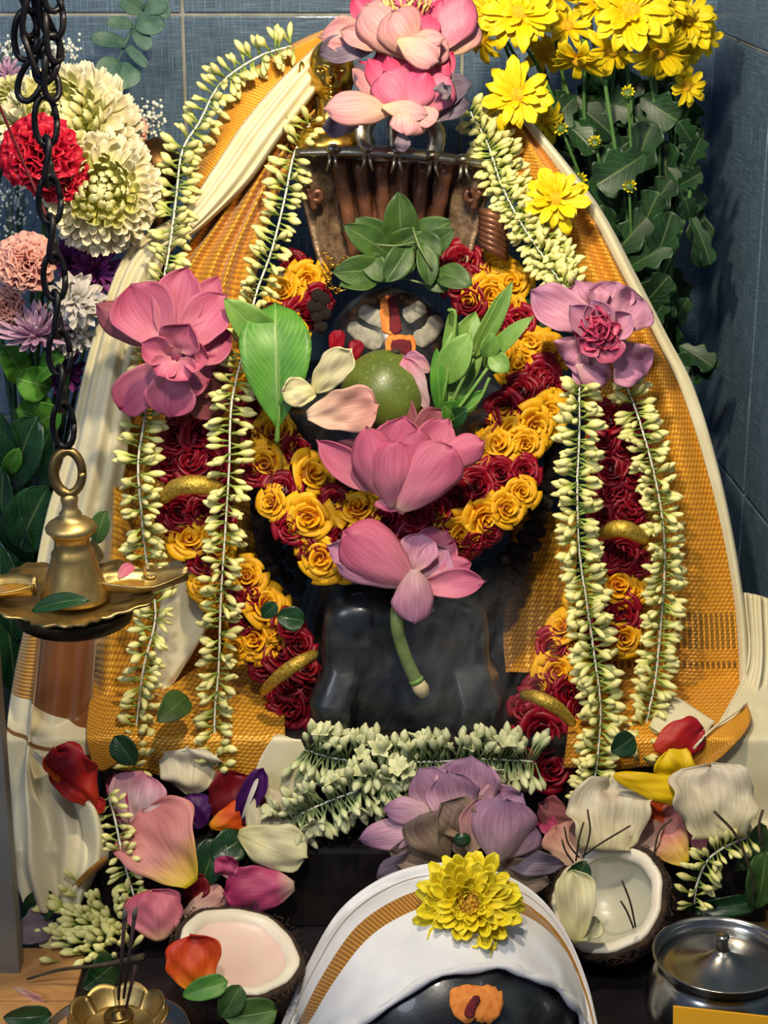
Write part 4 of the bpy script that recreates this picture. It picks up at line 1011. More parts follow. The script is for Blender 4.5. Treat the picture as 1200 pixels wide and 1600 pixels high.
# low lotus with its stem
t = lotus('pink lotus with a cut green stem lying on the black stone idol', -0.06, [
    (640, 905, 600, 812, 80, 'lotus', {'d': (.02, .035), 'b': .3}), (645, 900, 652, 812, 70, 'lotus', {'d': (.02, .03), 'b': .3}), (650, 900, 700, 830, 74, 'lotus', {'d': (.01, .02), 'b': .3}), (650, 905, 700, 858, 70, 'lotus_mauve', {'d': (-.0, .0), 'b': .3, 'cup': .4}), (645, 895, 662, 835, 66, 'lotus_mauve', {'d': (-.005, .0), 'b': .3, 'cup': .3}),
    (640, 912, 512, 852, 60, 'lotus_mauve', {'d': (-.0, -.0), 'b': .3, 'cup': .4}), (645, 915, 538, 830, 100, 'lotus', {'d': (-.012, -.02), 'cup': -.45, 'b': .25, 'a': .6, 'bow': .12}), (640, 918, 525, 880, 44, 'lotus_mauve', {'d': (-.014, -.02), 'cup': -.4, 'b': .25}),
    (650, 915, 760, 908, 50, 'lotus', {'d': (-.01, -.02), 'cup': .4, 'b': .5, 'bow': .05, 'curl': -.1}), (655, 908, 735, 880, 44, 'lotus', {'d': (-.0, -.01), 'cup': -.2, 'b': .4}), (648, 890, 646, 974, 74, 'lotus_mauve', {'d': (-.03, -.035), 'cup': -.5, 'b': .25, 'bow': .1, 'a': .6})], base=(640, 915))
sp_ = spl(PP([(628, 915, -.06), (620, 965, -.082), (625, 1000, -.082), (637, 1035, -.082), (652, 1066, -.084)]), 20)
tube('stem', sp_, 10.5 * mpp(sp_[0]), M_['stem_l'], t, 12)
tube('stem_band', [sp_[-2] + (sp_[-1] - sp_[-2]) * 0.1, sp_[-1]], 12 * mpp(sp_[0]), M_['leaf_l'], t, 12)
tube('cut_end', [sp_[-1], P(658, 1076, -.084), P(664, 1086, -.084)], [11 * mpp(sp_[0]), 13 * mpp(sp_[0]), 9 * mpp(sp_[0])], M_['stem_end'], t, 12)
# wilted lotus at the bottom
t = lotus('wilted mauve lotus with brown dried petals behind the yellow chrysanthemum', -0.168, [
    (720, 1300, 655, 1200, 80, 'lotus_wilt', {'d': (.02, .03), 'b': .3, 'rip': .15}), (725, 1295, 735, 1182, 110, 'lotus_wilt', {'d': (.02, .035), 'b': .25, 'rip': .15}), (730, 1300, 815, 1240, 90, 'lotus_wilt', {'d': (.015, .025), 'b': .3, 'rip': .15}), (725, 1300, 700, 1205, 90, 'lotus_wilt', {'d': (.01, .015), 'b': .3, 'rip': .15}),
    (690, 1290, 560, 1312, 56, 'lotus_wilt', {'d': (.0, -.0), 'cup': -.3, 'rip': .2}), (690, 1280, 600, 1262, 48, 'lotus_wilt', {'d': (.0, .0), 'cup': -.3}), (680, 1340, 590, 1370, 60, 'lotus_grey', {'d': (.0, -.02), 'cup': .2, 'rip': .3}), (700, 1340, 610, 1330, 60, 'lotus_dry', {'d': (.0, -.01), 'rip': .3}), (760, 1350, 860, 1380, 60, 'lotus_dry', {'d': (.0, -.02), 'rip': .3}), (770, 1340, 880, 1350, 44, 'lotus_grey', {'d': (.0, -.02), 'rip': .3}),
    (735, 1300, 690, 1255, 80, 'lotus_dry', {'d': (-.01, -.012), 'cup': .5, 'rip': .2, 'b': .25}), (700, 1345, 655, 1275, 84, 'lotus_dry', {'d': (-.015, -.02), 'cup': -.4, 'b': .25, 'rip': .12}), (720, 1345, 722, 1262, 60, 'lotus_dry', {'d': (-.012, -.015), 'cup': -.3, 'b': .3, 'rip': .2}),
    (735, 1335, 752, 1245, 60, 'lotus_pale', {'d': (-.015, -.018), 'cup': .4, 'b': .3}), (775, 1350, 790, 1250, 110, 'lotus_wilt', {'d': (-.02, -.03), 'cup': -.4, 'b': .25, 'bow': .12}), (790, 1340, 835, 1290, 60, 'lotus_wilt', {'d': (-.015, -.02), 'cup': -.3, 'b': .3})], base=(720, 1340))
cv, cf = ball_data(P(722, 1312, -0.19), (0.008, 0.005, 0.007), 12, 8)
wobj('seed_pod', cv, cf, M_['leaf_d'], t)

# ---------------------------------------------------------------- fruit, leaves and petals in front of the lingam
fc = P(600, 612, 0.015)
t = thing('green_fruit', fc - Vector((0, 0, 0.039)), 'round green fruit sitting below the lingam', 'fruit')
lathe('fruit', [(max(0.001, math.sin(math.radians(a)) * 0.040 * (1 + 0.05 * math.cos(math.radians(a)))), -math.cos(math.radians(a)) * 0.039) for a in range(0, 181, 12)], M_['fruit'], t, Matrix.Translation(fc) @ Matrix.Rotation(0.3, 4, 'Y'), 32)
lathe('stalk_end', [(0.004, 0), (0.005, 0.001), (0.003, 0.003)], M_['dry_stem'], t, Matrix.Translation(fc + Vector((0.011, 0, 0.0375))), 10)
def one_petal(label, x0, y0, x1, y1, wd, mt, Y, d=(0, 0), name='petal', cat_='petal', group=None, settle=False, m=0.006, nrm=None, th=0.0009, **k):
    A, B = P(x0, y0, Y + d[0]), P(x1, y1, Y + d[1])
    if settle: A, B = rest(A, m + d[0] * 0), rest(B, m)
    if settle and d != (0, 0):
        A += (CAM - A).normalized() * -d[0]; B += (CAM - B).normalized() * -d[1]
    k['k'] = 5.0; k['e'] = 0.5; k['a'] = k.pop('aa', 0.5); k.pop('b', 0)
    k.setdefault('irr', 0.07); k.setdefault('crum', 0.07)
    k['cup'] = k.get('cup', .2) * 0.75
    o = petal(name, A, B, wd * mpp(A), M_[mt], None, nrm, 17, 20, th, **k)
    return tag(o, label, cat_, group)
one_petal('cream petal pointing up across the green fruit', 490, 612, 548, 546, 54, 'petal_ivory', -.035, (0, -.015), cup=.15, bow=.03, crum=.1)
one_petal('cream petal pointing left on the large green leaf', 494, 615, 440, 612, 48, 'petal_ivory', -.035, (0, -.015), cup=.12, bow=.02, crum=.12)
one_petal('small cream petal tucked behind the cream petals by the fruit', 510, 612, 534, 625, 28, 'petal_ivory', -.02, cup=.3)
one_petal('blush white petal folded under the green fruit', 480, 650, 590, 632, 78, 'petal_blush', -.045, (0, -.01), cup=.2, bow=-.04, rip=.2, crum=.1)
one_petal('pink white petal right of the green fruit', 668, 640, 632, 560, 36, 'petal_pinkwhite', -.0, (0, .0), cup=.5, b=.35)
one_petal('small mauve petal touching the red mark of the lingam', 672, 580, 632, 556, 32, 'lotus_mauve', .01, (0, .0), cup=.4)
for lb, q in (('red rose petal at the left foot of the lingam', (520, 560, 530, 516, 26)), ('red rose petal between the cream petal and the lingam', (545, 572, 560, 532, 24))):
    one_petal(lb, *q, 'red', .03, cup=-.3, group='red petals at the lingam')
def leaf(name, base, tip, wd, mt, parent=None, nrm=None, th=0.0006, **k):
    k.setdefault('a', 0.7); k.setdefault('b', 0.75); k.setdefault('bw', 0.05); k.setdefault('cup', 0.12); k.setdefault('fold', 0.12); k.setdefault('irr', 0.03); k.setdefault('crum', 0.03)
    return petal(name, base, tip, wd * mpp(base), M_[mt], parent, nrm, 11, 16, th, **k)
t = thing('green_leaf', P(433, 690, -.045), 'large bright green veined leaf left of the fruit', 'leaf')
leaf('blade', P(434, 668, -.04), P(430, 470, -.0), 116, 'leaf', t, b=.62, a=1.0, bow=.03, curl=.12)
tube('stalk', spl(PP([(433, 692, -.042), (434, 670, -.042), (436, 640, -.041), (436, 560, -.026)]), 12), [0.0022, 0.0024, 0.0024, 0.0022, 0.002, 0.0018, 0.0016, 0.0014, 0.0012, 0.001, 0.0008, 0.0006], M_['leaf_l'], t, 8)
t = thing('green_leaf', P(430, 550, .01), 'pale green leaf behind the large green leaf', 'leaf')
leaf('blade', P(440, 555, .01), P(350, 466, -.01), 58, 'leaf_l', t)
t = thing('bilva_sprig', P(640, 420, .09), 'bunch of green bilva leaves on top of the lingam', 'leaves')
for x0, y0, x1, y1, wd, Ya, Yb in ((600, 420, 520, 425, 50, .07, .05), (610, 400, 536, 352, 48, .08, .06), (620, 395, 555, 340, 50, .1, .09), (625, 390, 622, 300, 58, .09, .08), (640, 385, 705, 345, 50, .09, .08), (655, 395, 710, 358, 40, .08, .07), (640, 380, 602, 440, 46, .06, .04), (660, 380, 672, 448, 38, .06, .045), (682, 425, 738, 446, 44, .06, .04), (590, 440, 530, 446, 40, .06, .05), (640, 400, 620, 432, 40, .06, .05), (600, 395, 660, 360, 46, .09, .08), (660, 430, 700, 455, 30, .06, .05), (570, 395, 600, 440, 40, .07, .055), (650, 370, 690, 400, 44, .075, .06)):
    leaf('leaf', P(x0, y0, Ya), P(x1, y1, Yb), wd, 'leaf_b', t, (TOCAM + jit(0.35)).normalized(), bow=.08)
for ln in ([(650, 378, .055), (620, 384, .05), (585, 382, .05)], [(645, 355, .06), (655, 385, .05), (675, 420, .045)], [(610, 430, .06), (650, 440, .055), (690, 450, .05)]):
    tube('twig', spl(PP(ln), 8), 0.0011, M_['stem_l'], t, 6)
t = thing('green_leaf_sprig', P(700, 655, -.0), 'bunch of long pale green leaves right of the fruit', 'leaves')
for x0, y0, x1, y1, wd, mt, Ya, Yb, k in ((690, 640, 742, 488, 70, 'leaf_l', .0, .02, {}), (700, 630, 705, 482, 34, 'leaf_l', -.01, -.0, {'bow': -.15}), (740, 560, 800, 440, 26, 'leaf_l', .0, .01, {}), (735, 550, 788, 452, 22, 'leaf_l', .005, .015, {}), (755, 575, 834, 494, 30, 'leaf_l', -.0, -.01, {}), (760, 560, 770, 520, 34, 'leaf_l', -.01, -.015, {}), (765, 555, 795, 580, 34, 'leaf_l', -.01, -.02, {}), (690, 650, 682, 545, 26, 'leaf', -.01, -.01, {}), (700, 655, 755, 610, 30, 'leaf', -.015, -.02, {}), (710, 655, 690, 630, 40, 'leaf', -.02, -.03, {}), (700, 660, 730, 640, 36, 'leaf_d', -.015, -.03, {}), (695, 600, 735, 520, 52, 'leaf_l', -.012, -.015, {'bow': .1})):
    leaf('leaf', P(x0, y0, Ya), P(x1, y1, Yb), wd, mt, t, (TOCAM + jit(0.3)).normalized(), **k)
for ln in ([(700, 660, -.02), (730, 620, -.025), (762, 575, -.02)], [(705, 658, -.02), (745, 630, -.03), (765, 590, -.025)], [(695, 655, -.02), (715, 610, -.025), (740, 560, -.02)], [(690, 640, -.02), (712, 500, -.01), (700, 484, -.005)]):
    tube('stalk', spl(PP(ln), 10), 0.0016, M_['leaf_l'], t, 6)

# ---------------------------------------------------------------- serpent hood, golden face
t = thing('serpent_hood', P(615, 420, .16), 'chased bronze serpent hood with fluted columns standing behind the lingam', 'hood')
def hood(u, v):
    hw = lerp(112, 152, min(1, (v * 1.15)) ** 0.8)
    Y = 0.165 - 0.035 * u * u + 0.01 * math.sin(math.pi * v)
    return P(615 + u * hw, lerp(420, 246 + 8 * u, v), Y)
sheet('plate', hood, 33, 24, 0.005, M_['scales'], t)
def inner_(u, v): return P(613 + u * lerp(62, 92, v), lerp(400, 252 + 4 * u, v), 0.158 - 0.012 * u * u)
sheet('niche', inner_, 20, 12, 0.003, M_['copper'], t)
for k in range(6):
    u = -1 + 2 * k / 5
    pts = [P(613 + u * lerp(55, 86, s / 11), lerp(405, 252 + 4 * u, s / 11), 0.150 - 0.012 * u * u) for s in range(12)]
    r = [0.0068 * (1.18 if s in (3, 7, 10) else 1.0) for s in range(12)]
    tube('serpent_body', pts, r, M_['copper'], t, 10)
led = [P(462, 238, .125), P(530, 236, .115), P(615, 238, .11), P(690, 246, .115), P(770, 258, .125)]
tube('ledge', spl(led, 30), [0.0062 - 0.0022 * abs(i - 14.5) / 14.5 for i in range(30)], M_['silver'], t, 10, 0.55)
for x, y in ((520, 240), (574, 240), (620, 243), (676, 250), (724, 256)):
    c = P(x, y, .108)
    m = mpp(c)
    hv, hf = ball_data(c + Vector((0, 0.004, 0.004)), (12 * m, 12 * m, 8 * m), 12, 8)
    hd = wobj('serpent_head', hv, hf, M_['silver'], t)
    for sgn in (-1, 1):
        tube('tongue', [c + Vector((sgn * 0.002, -0.006, 0)), c + Vector((sgn * 0.003, -0.009, -0.008)), c + Vector((sgn * 0.0055, -0.009, -0.015))], [0.0022, 0.0018, 0.0009], M_['silver'], hd, 6)
    if x in (520, 724): continue
    nk = spl([c + Vector((0, 0.006, 0.0)), c + Vector(((x - 620) * 0.00008, 0.012, 0.02)), c + Vector((-(x - 620) * 0.00006, 0.022, 0.034)), c + Vector((-(x - 620) * 0.00022, 0.034, 0.046))], 22)
    tube('serpent_neck', nk, [0.0085 * (1 + 0.09 * (s % 2)) * lerp(0.9, 1.2, s / 21) for s in range(22)], M_['silver'], t, 12, 0.5)
for sgn in (-1, 1):
    cx = 615 + sgn * 122
    pts = [P(cx + sgn * (14 * math.cos(a) * (1 - a / 9)), 292 + 18 * math.sin(a) * (1 - a / 12) + 4 * a, .128) for a in [k * 0.45 for k in range(17)]]
    tube('scroll', pts, 0.0036, M_['copper'], t, 8)
for k in range(7):
    a = spl(PP([(752, 330 + k * 8, .11), (770, 336 + k * 9, .10), (790, 350 + k * 9, .11)]), 7)
    tube('rib', a, 0.0042, M_['copper'], t, 8)
t = thing('golden_idol', P(512, 240, .17), 'small golden idol face half hidden behind the cream silk and lotuses', 'idol')
gc = P(518, 112, .158)
def face_mesh(c, s):
    v, f = [], []
    n1, n2 = 72, 60
    for j in range(n2 + 1):
        ph = math.pi * j / n2
        for i in range(n1):
            th = 2 * math.pi * i / n1
            x, y, z = math.sin(ph) * math.cos(th), math.sin(ph) * math.sin(th), math.cos(ph)
            q = Vector((x * 0.78, y * 0.85, z * 1.05))
            if y < 0:
                g = lambda x0, z0, sx, sz: math.exp(-((x - x0) / sx) ** 2 - ((z - z0) / sz) ** 2)
                q.y -= 0.42 * g(0, -0.05, 0.13, 0.2) + 0.2 * g(0, -0.38, 0.2, 0.06) + 0.2 * g(0, -0.54, 0.17, 0.06) + 0.3 * g(0, -0.80, 0.24, 0.13) + 0.08 * (g(0.35, -0.2, 0.2, 0.2) + g(-0.35, -0.2, 0.2, 0.2)) + 0.08 * (g(0.33, 0.28, 0.2, 0.06) + g(-0.33, 0.28, 0.2, 0.06))
                q.y += 0.2 * (g(0.33, 0.12, 0.16, 0.09) + g(-0.33, 0.12, 0.16, 0.09))
            v.append(c + q * s)
    for j in range(n2):
        for i in range(n1):
            a, b2 = j * n1 + i, j * n1 + (i + 1) % n1
            f.append((a, a + n1, b2 + n1, b2))
    return v, f
fv, ff = face_mesh(gc, 0.029)
wobj('head', fv, ff, M_['gold'], t)
lathe('neck', smoothprof([(0.014, -0.075), (0.04, -0.07), (0.036, -0.055), (0.018, -0.045), (0.015, -0.02)], 16), M_['gold'], t, Matrix.Translation(gc), 24)
for k, (r, z) in enumerate(((0.021, -0.046), (0.029, -0.052), (0.036, -0.059))):
    cir = [gc + Vector((r * math.cos(a), r * math.sin(a), z)) for a in [i * 0.2513 for i in range(26)]]
    tube('necklace', cir, 0.0025, M_['gold'], t, 6)
for sgn in (-1, 1):
    ev, ef = ball_data(gc + Vector((sgn * 0.028, 0.0, -0.004)), (0.004, 0.006, 0.014), 10, 8)
    wobj('ear', ev, ef, M_['gold'], t)
    cir = [gc + Vector((sgn * 0.03 + 0.006 * math.cos(a), -0.006, -0.022 + 0.006 * math.sin(a))) for a in [i * 0.42 for i in range(16)]]
    tube('earring', cir, 0.0016, M_['gold'], t, 6)
t = thing('gold_chain', P(525, 390, .10), 'loose gold chain beside the lingam', 'chain')
gp = resample(PP([(505, 395, .11), (520, 415, .10), (512, 440, .10), (528, 455, .095), (540, 440, .09), (528, 420, .09), (545, 400, .09)]), 0.004)
rv, rf_, _u = tube_data([Vector((0.0032 * math.cos(a), 0.0022 * math.sin(a), 0)) for a in [i * 0.5236 for i in range(13)]], 0.0009, 5)
RM = mesh('link', rv, rf_, None, M_['gold'])
for i, p in enumerate(gp):
    link('link', RM, t, Matrix.Translation(p) @ Matrix.Rotation(i * 1.57, 4, 'X') @ Matrix.Rotation(rnd.uniform(0, 3), 4, 'Z'))
t = thing('bead_string', P(500, 520, .08), 'short string of dark seed beads left of the lingam', 'beads')
for x, y in ((497, 462), (500, 478), (496, 494), (501, 510), (507, 490), (490, 478), (505, 468)):
    link('bead', BM, t, Matrix.Translation(P(x, y, .085)) @ Matrix.Scale(0.0068, 4))
t = thing('bronze_finial', P(245, 330, .2), 'brown bronze finial behind the jasmine and cream chrysanthemum', 'ornament')
lathe('knob', smoothprof([(0.012, -0.06), (0.01, -0.04), (0.018, -0.03), (0.012, -0.022), (0.024, -0.01), (0.026, 0.006), (0.018, 0.02), (0.006, 0.028), (0.001, 0.03)], 30), M_['bronze'], t, Matrix.Translation(P(246, 262, .2)), 24)
lathe('post', [(0.011, PZT - P(246, 262, .2).z), (0.011, -0.058)], M_['bronze'], t, Matrix.Translation(P(246, 262, .2)), 16)
# ---------------------------------------------------------------- chrysanthemums and the bouquets
def strap_mesh(name, mat, wd=0.24, cup=0.5, curl=-0.25, b=0.28, a=0.5, bow=0.0):
    v, f, uv = sheet_data(petal_fn(Vector((0, 0, 0)), Vector((1, 0, 0)), wd, Vector((0, 0, 1)), cup=cup, bow=bow, a=a, b=b, bw=0.5, curl=curl), 5, 8, 0.018)
    return mesh(name, v, f, uv, mat)
def bloom(t, c, R, face, layers, meshes, disc=None, disc_r=0.2, disc_h=0.12, jitter=0.12, wild=1.0):
    """petals as parts: layers = (count, elevation, length, inner radius)"""
    Fm = frame(face).to_4x4()
    for n, el, ln, r0 in layers:
        ph = rnd.uniform(0, 6.28)
        for k in range(n):
            az = ph + 2 * math.pi * k / n + rnd.uniform(-jitter, jitter)
            e = math.radians(el + rnd.uniform(-7, 7) * wild)
            Mx = Matrix.Translation(c) @ Fm @ Matrix.Rotation(az, 4, 'Z') @ Matrix.Translation((r0 * R, 0, 0.02 * R)) @ Matrix.Rotation(-e, 4, 'Y') @ Matrix.Rotation(rnd.uniform(-.25, .25), 4, 'X') @ Matrix.Scale(ln * R * rnd.uniform(1 - .12 * wild, 1.08), 4)
            link('petal', rnd.choice(meshes), t, Mx)
    if disc:
        parts = []
        for k in range(60):
            q = math.sqrt(k / 60) * disc_r * R
            a = k * 2.39996
            p = Vector((q * math.cos(a), q * math.sin(a), disc_h * R * (1 - (q / (disc_r * R)) ** 2 * 0.6)))
            parts.append(ball_data(c + (Fm.to_3x3() @ p), (0.1 * disc_r + 0.02) * R, 6, 4))
        v, f = merge(parts)
        o = wobj('disc', v, f, disc, t)
        o['kind'] = 'stuff'
YM = [strap_mesh('petal', M_['ymum'], w_, .5, c_, b=.16) for w_, c_ in ((.34, -.25), (.3, .1), (.38, -.1))]
YD = [strap_mesh('petal', M_['ymum2'], w_, .35, c_, b=.25) for w_, c_ in ((.40, .1), (.36, .25), (.44, 0.0))]
# the yellow chrysanthemum on the white cloth
c = on_ellipsoid(732, 1412, DC, tuple(q * 1.06 for q in DR))
fd = (TOCAM * 0.9 + Vector((0, 0, .25))).normalized()
t = thing('yellow_chrysanthemum', c - fd * 0.006, 'large yellow chrysanthemum lying on the white cloth', 'flower')
bloom(t, c, 82 * mpp(c), fd, [(22, 6, .98, .08), (20, 14, .9, .08), (20, 24, .8, .07), (18, 36, .66, .07), (16, 48, .52, .06), (14, 60, .40, .08)], YM, M_['disc_b'], .30, .30)
lathe('calyx', [(0.004, -0.006), (0.012, -0.003), (0.014, 0.002), (0.004, 0.004)], M_['leaf_b'], t, Matrix.Translation(c) @ frame(fd).to_4x4(), 14)

foot = P(1010, 640, .2)
def yflower(label, px, py, r, Y, face, n=(16, 13, 9), mid=None, leaves=(), stem=True):
    c = P(px, py, Y)
    t = thing('yellow_chrysanthemum', c, label, 'flower', 'yellow chrysanthemum spray')
    R = r * mpp(c)
    fd = Vector(face).normalized()
    lay = [(n[0], 8, 1.0, .06), (n[1], 20, .86, .06)]
    if len(n) > 2: lay.append((n[2], 42, .5, .05))
    bloom(t, c, R, fd, lay, YD, M_['disc_y'], .22, .2, .2, 2.2)
    if stem:
        m = [P(*q) for q in (mid or [((px * 0.6 + 1010 * 0.4), py * 0.55 + 640 * 0.45, .24)])]
        tube('stem', spl([c - fd * 0.004] + [c - fd * 0.03 + Vector((0, .01, -0.01))] + m + [foot + jit(0.012)], 24), 0.0019, M_['stem'], t, 6)
    for x0, y0, x1, y1, wd, Ya, Yb in leaves:
        mum_leaf(t, P(x0, y0, Ya), P(x1, y1, Yb), wd)
    return t
def mum_leaf(t, A, B, wd, mt='leaf_m'):
    base = petal_fn(A, B, wd * mpp(A), (TOCAM + jit(.4)).normalized(), cup=.15, bow=.06, a=.8, b=.4, bw=.06, fold=.15)
    L = rnd.uniform(0, 1)
    def fn(u, v):
        lobe = 1 - 0.38 * abs(u) * (0.5 + 0.5 * math.cos(v * 17 + L))
        return base(u * lobe, v)
    return sheet('leaf', fn, 11, 22, 0.0006, M_[mt], t)
dn = lambda x, z=0.25, y=-1: (x, y, z)
yflower('yellow chrysanthemum at the top beside the topmost lotus', 812, 22, 62, .17, dn(-.1, .5), (20, 16, 10), [(880, 200, .24)], [(880, 150, 960, 215, 60, .25, .24), (900, 240, 830, 290, 44, .24, .22)])
yflower('yellow chrysanthemum drooping sideways at the top next to the pale lotus', 752, 62, 44, .18, dn(-.9, -.6), (8, 5), [(820, 150, .25), (920, 380, .25)])
yflower('small yellow chrysanthemum tilted up between two large ones at the top', 885, 42, 42, .2, dn(.2, .9), (9, 6), None, [(930, 190, 1000, 120, 64, .26, .25)])
yflower('yellow chrysanthemum largest bloom in the top middle of the spray', 985, 18, 68, .18, dn(.0, .5), (22, 16, 10), [(990, 250, .24)], [(980, 300, 1020, 190, 70, .24, .23), (1000, 260, 940, 215, 56, .25, .24)])
yflower('yellow chrysanthemum seen from the side with drooping petals', 905, 92, 52, .19, dn(-.3, -.9, -.5), (11, 8), [(920, 250, .24)], [(920, 260, 850, 225, 60, .25, .24), (925, 230, 985, 280, 60, .23, .2)])
yflower('yellow chrysanthemum hanging right of centre of the spray', 1028, 80, 52, .19, dn(.3, -.5, -.8), (13, 9), [(1030, 250, .24)], [(1010, 240, 930, 290, 84, .19, .17), (1040, 260, 1095, 330, 50, .24, .23)])
yflower('yellow chrysanthemum against the right wall at the top', 1072, 32, 50, .22, dn(.1, .5), (16, 12, 8), [(1050, 260, .26)], [(1060, 200, 1090, 240, 44, .27, .26), (1045, 330, 1040, 220, 60, .26, .25)])
yflower('small yellow chrysanthemum low beside the right wall', 1072, 136, 34, .23, dn(.5, .1), (12, 8), [(1050, 320, .27)], [(1085, 300, 1100, 420, 50, .25, .24), (1060, 320, 1000, 270, 50, .27, .26)])
yflower('small yellow chrysanthemum drooping beside the right wall', 1066, 85, 36, .24, dn(.3, -.6), (10, 6), [(1055, 300, .28)])
yflower('yellow chrysanthemum on the silk top next to the jasmine', 808, 150, 56, .14, dn(-.15, .35), (15, 11, 6), [(900, 300, .22)], [(880, 190, 930, 240, 56, .22, .2), (905, 310, 960, 360, 60, .22, .2)])
yflower('yellow chrysanthemum bloom resting on the orange silk of the right drape', 868, 312, 52, .10, dn(.0, .5), (13, 10, 6), [(925, 430, .19)], [(940, 420, 1020, 330, 60, .2, .19), (960, 470, 1010, 540, 56, .18, .15)])
yflower('yellow chrysanthemum half hidden behind the silk border', 852, 190, 38, .2, dn(.5, -.2), (8, 6), [(920, 340, .25)], [(960, 480, 1010, 420, 60, .22, .2)])
yflower('shaded yellow chrysanthemum behind the leftmost large yellow bloom', 850, 85, 36, .26, dn(-.1, .2), (10, 7), [(900, 280, .28)], [(1000, 520, 1050, 470, 50, .2, .19), (930, 330, 975, 250, 56, .26, .25)])
yflower('yellow chrysanthemum facing up at the top edge right of centre', 935, 5, 48, .23, dn(.1, .8), (14, 10, 6), [(960, 230, .27)], [(1010, 340, 1050, 280, 56, .23, .22), (990, 430, 1040, 360, 60, .22, .21)])
yflower('yellow chrysanthemum at the top edge near the right wall', 1035, 8, 50, .2, dn(.2, .6), (14, 10, 6), [(1030, 240, .26)])
yflower('yellow chrysanthemum at the top edge between the two leftmost blooms', 868, -5, 44, .22, dn(-.1, .6), (13, 9, 6), [(900, 240, .27)])
yflower('yellow chrysanthemum drooping below the largest bloom', 958, 78, 46, .2, dn(-.2, -.5, -.8), (10, 7), [(960, 260, .25)])
yflower('yellow chrysanthemum pressed against the right wall under the top bloom', 1098, 62, 34, .24, dn(.5, .2), (12, 8), [(1060, 280, .28)])
yflower('yellow chrysanthemum behind the topmost lotus edge', 765, 18, 42, .22, dn(-.5, .4), (12, 8), [(880, 240, .27)])
for lb, x, y in (('round yellow bud left in the chrysanthemum spray', 877, 200), ('round yellow bud in the middle of the chrysanthemum spray', 930, 223), ('round yellow bud at the silk border', 905, 281), ('greenish yellow bud low in the chrysanthemum spray', 983, 290), ('small yellow bud high in the chrysanthemum spray', 981, 145)):
    c = P(x, y, .17)
    t = thing('chrysanthemum_bud', c, lb, 'bud', 'chrysanthemum buds')
    R = 10 * mpp(c)
    bloom(t, c, R * 1.2, (TOCAM + jit(.3)), [(9, 60, .9, .35), (7, 75, .8, .2)], YD)
    bv2, bf2 = ball_data(c - Vector((0, 0, R * .2)), R, 10, 7)
    wobj('calyx', bv2, bf2, M_['leaf_b'], t)
    tube('stem', spl([c, P(lerp(x, 1000, .35), y + 110, .2), P(lerp(x, 1010, .8), 480, .21), foot + jit(.01)], 16), 0.0015, M_['stem'], t, 6)
# darker leafy stems below the spray
for lb, q in (('leafy green stem with broad leaves low by the mauve lotus', [(1000, 560, 1080, 575, 60), (1010, 600, 1085, 590, 64), (1060, 540, 1115, 575, 48), (1075, 600, 1118, 555, 44), (1000, 520, 1040, 470, 40), (1015, 560, 985, 510, 60), (1040, 520, 1075, 465, 36), (1000, 610, 1060, 610, 50)]),
              ('leafy green stem in the middle of the chrysanthemum spray', [(980, 420, 1050, 380, 56), (960, 400, 940, 320, 60), (1020, 420, 1050, 330, 60), (1000, 370, 1030, 300, 66), (970, 350, 930, 270, 60), (985, 470, 960, 400, 50), (1000, 480, 1045, 430, 60)]),
              ('leafy green stem hanging along the right wall', [(1075, 330, 1110, 415, 36), (1085, 230, 1060, 190, 40), (1070, 260, 1095, 215, 44), (1060, 290, 1095, 270, 40), (1078, 345, 1070, 310, 36)]),
              ('dark leafy stem in the shade behind the yellow blooms', [(900, 150, 850, 200, 70), (930, 160, 990, 170, 70), (960, 150, 1010, 210, 80), (1000, 150, 1060, 190, 70), (880, 230, 930, 200, 60), (1020, 230, 1070, 290, 70)])):
    x0, y0 = q[0][0], q[0][1]
    t = thing('leafy_stem', P(x0, y0, .2), lb, 'leaves', 'leafy stems of the yellow spray')
    for x0, y0, x1, y1, wd in q:
        dz = rnd.uniform(-.02, .03) + (0.06 if 'shade' in lb else 0)
        mum_leaf(t, P(x0, y0, .19 + dz), P(x1, y1, .175 + dz), wd)
    xs = sum(z[0] for z in q) / len(q)
    tube('stem', spl([P(xs, min(z[1] for z in q) - 20, .21), P(xs, q[0][1], .21), P(1005, 520, .2), foot + Vector((0.0, 0, -.03))], 16), 0.0022, M_['stem'], t, 6)
for lb, x0, x1, y0, y1, n in (('dark foliage added to deepen the shade in the corner behind the yellow spray', 870, 1085, 130, 330, 26), ('dark foliage added for shade low in the corner beside the silk border', 960, 1080, 320, 600, 20)):  # leaf masses added to darken the lit wall behind the spray
    t = thing('foliage', P((x0 + x1) / 2, y1, .3), lb, 'leaves', 'leafy stems of the yellow spray')
    for k in range(n):
        x, y = rnd.uniform(x0, x1), rnd.uniform(y0, y1)
        x = max(x, 850 + (y - 150) * .42)
        A = P(x, y, rnd.uniform(.27, .33))
        a = rnd.uniform(-2.6, -.5)
        L = rnd.uniform(45, 80)
        B = P(min(x + L * math.cos(a), 1092), y + L * math.sin(a), A.y - .02)
        mum_leaf(t, A, B, rnd.uniform(40, 64))
        if k % 2 == 0: tube('stem', spl([A, A.lerp(foot, .5) + Vector((rnd.uniform(-.02, .02), .03, 0)), foot + jit(.015)], 10), .0017, M_['stem'], t, 5)
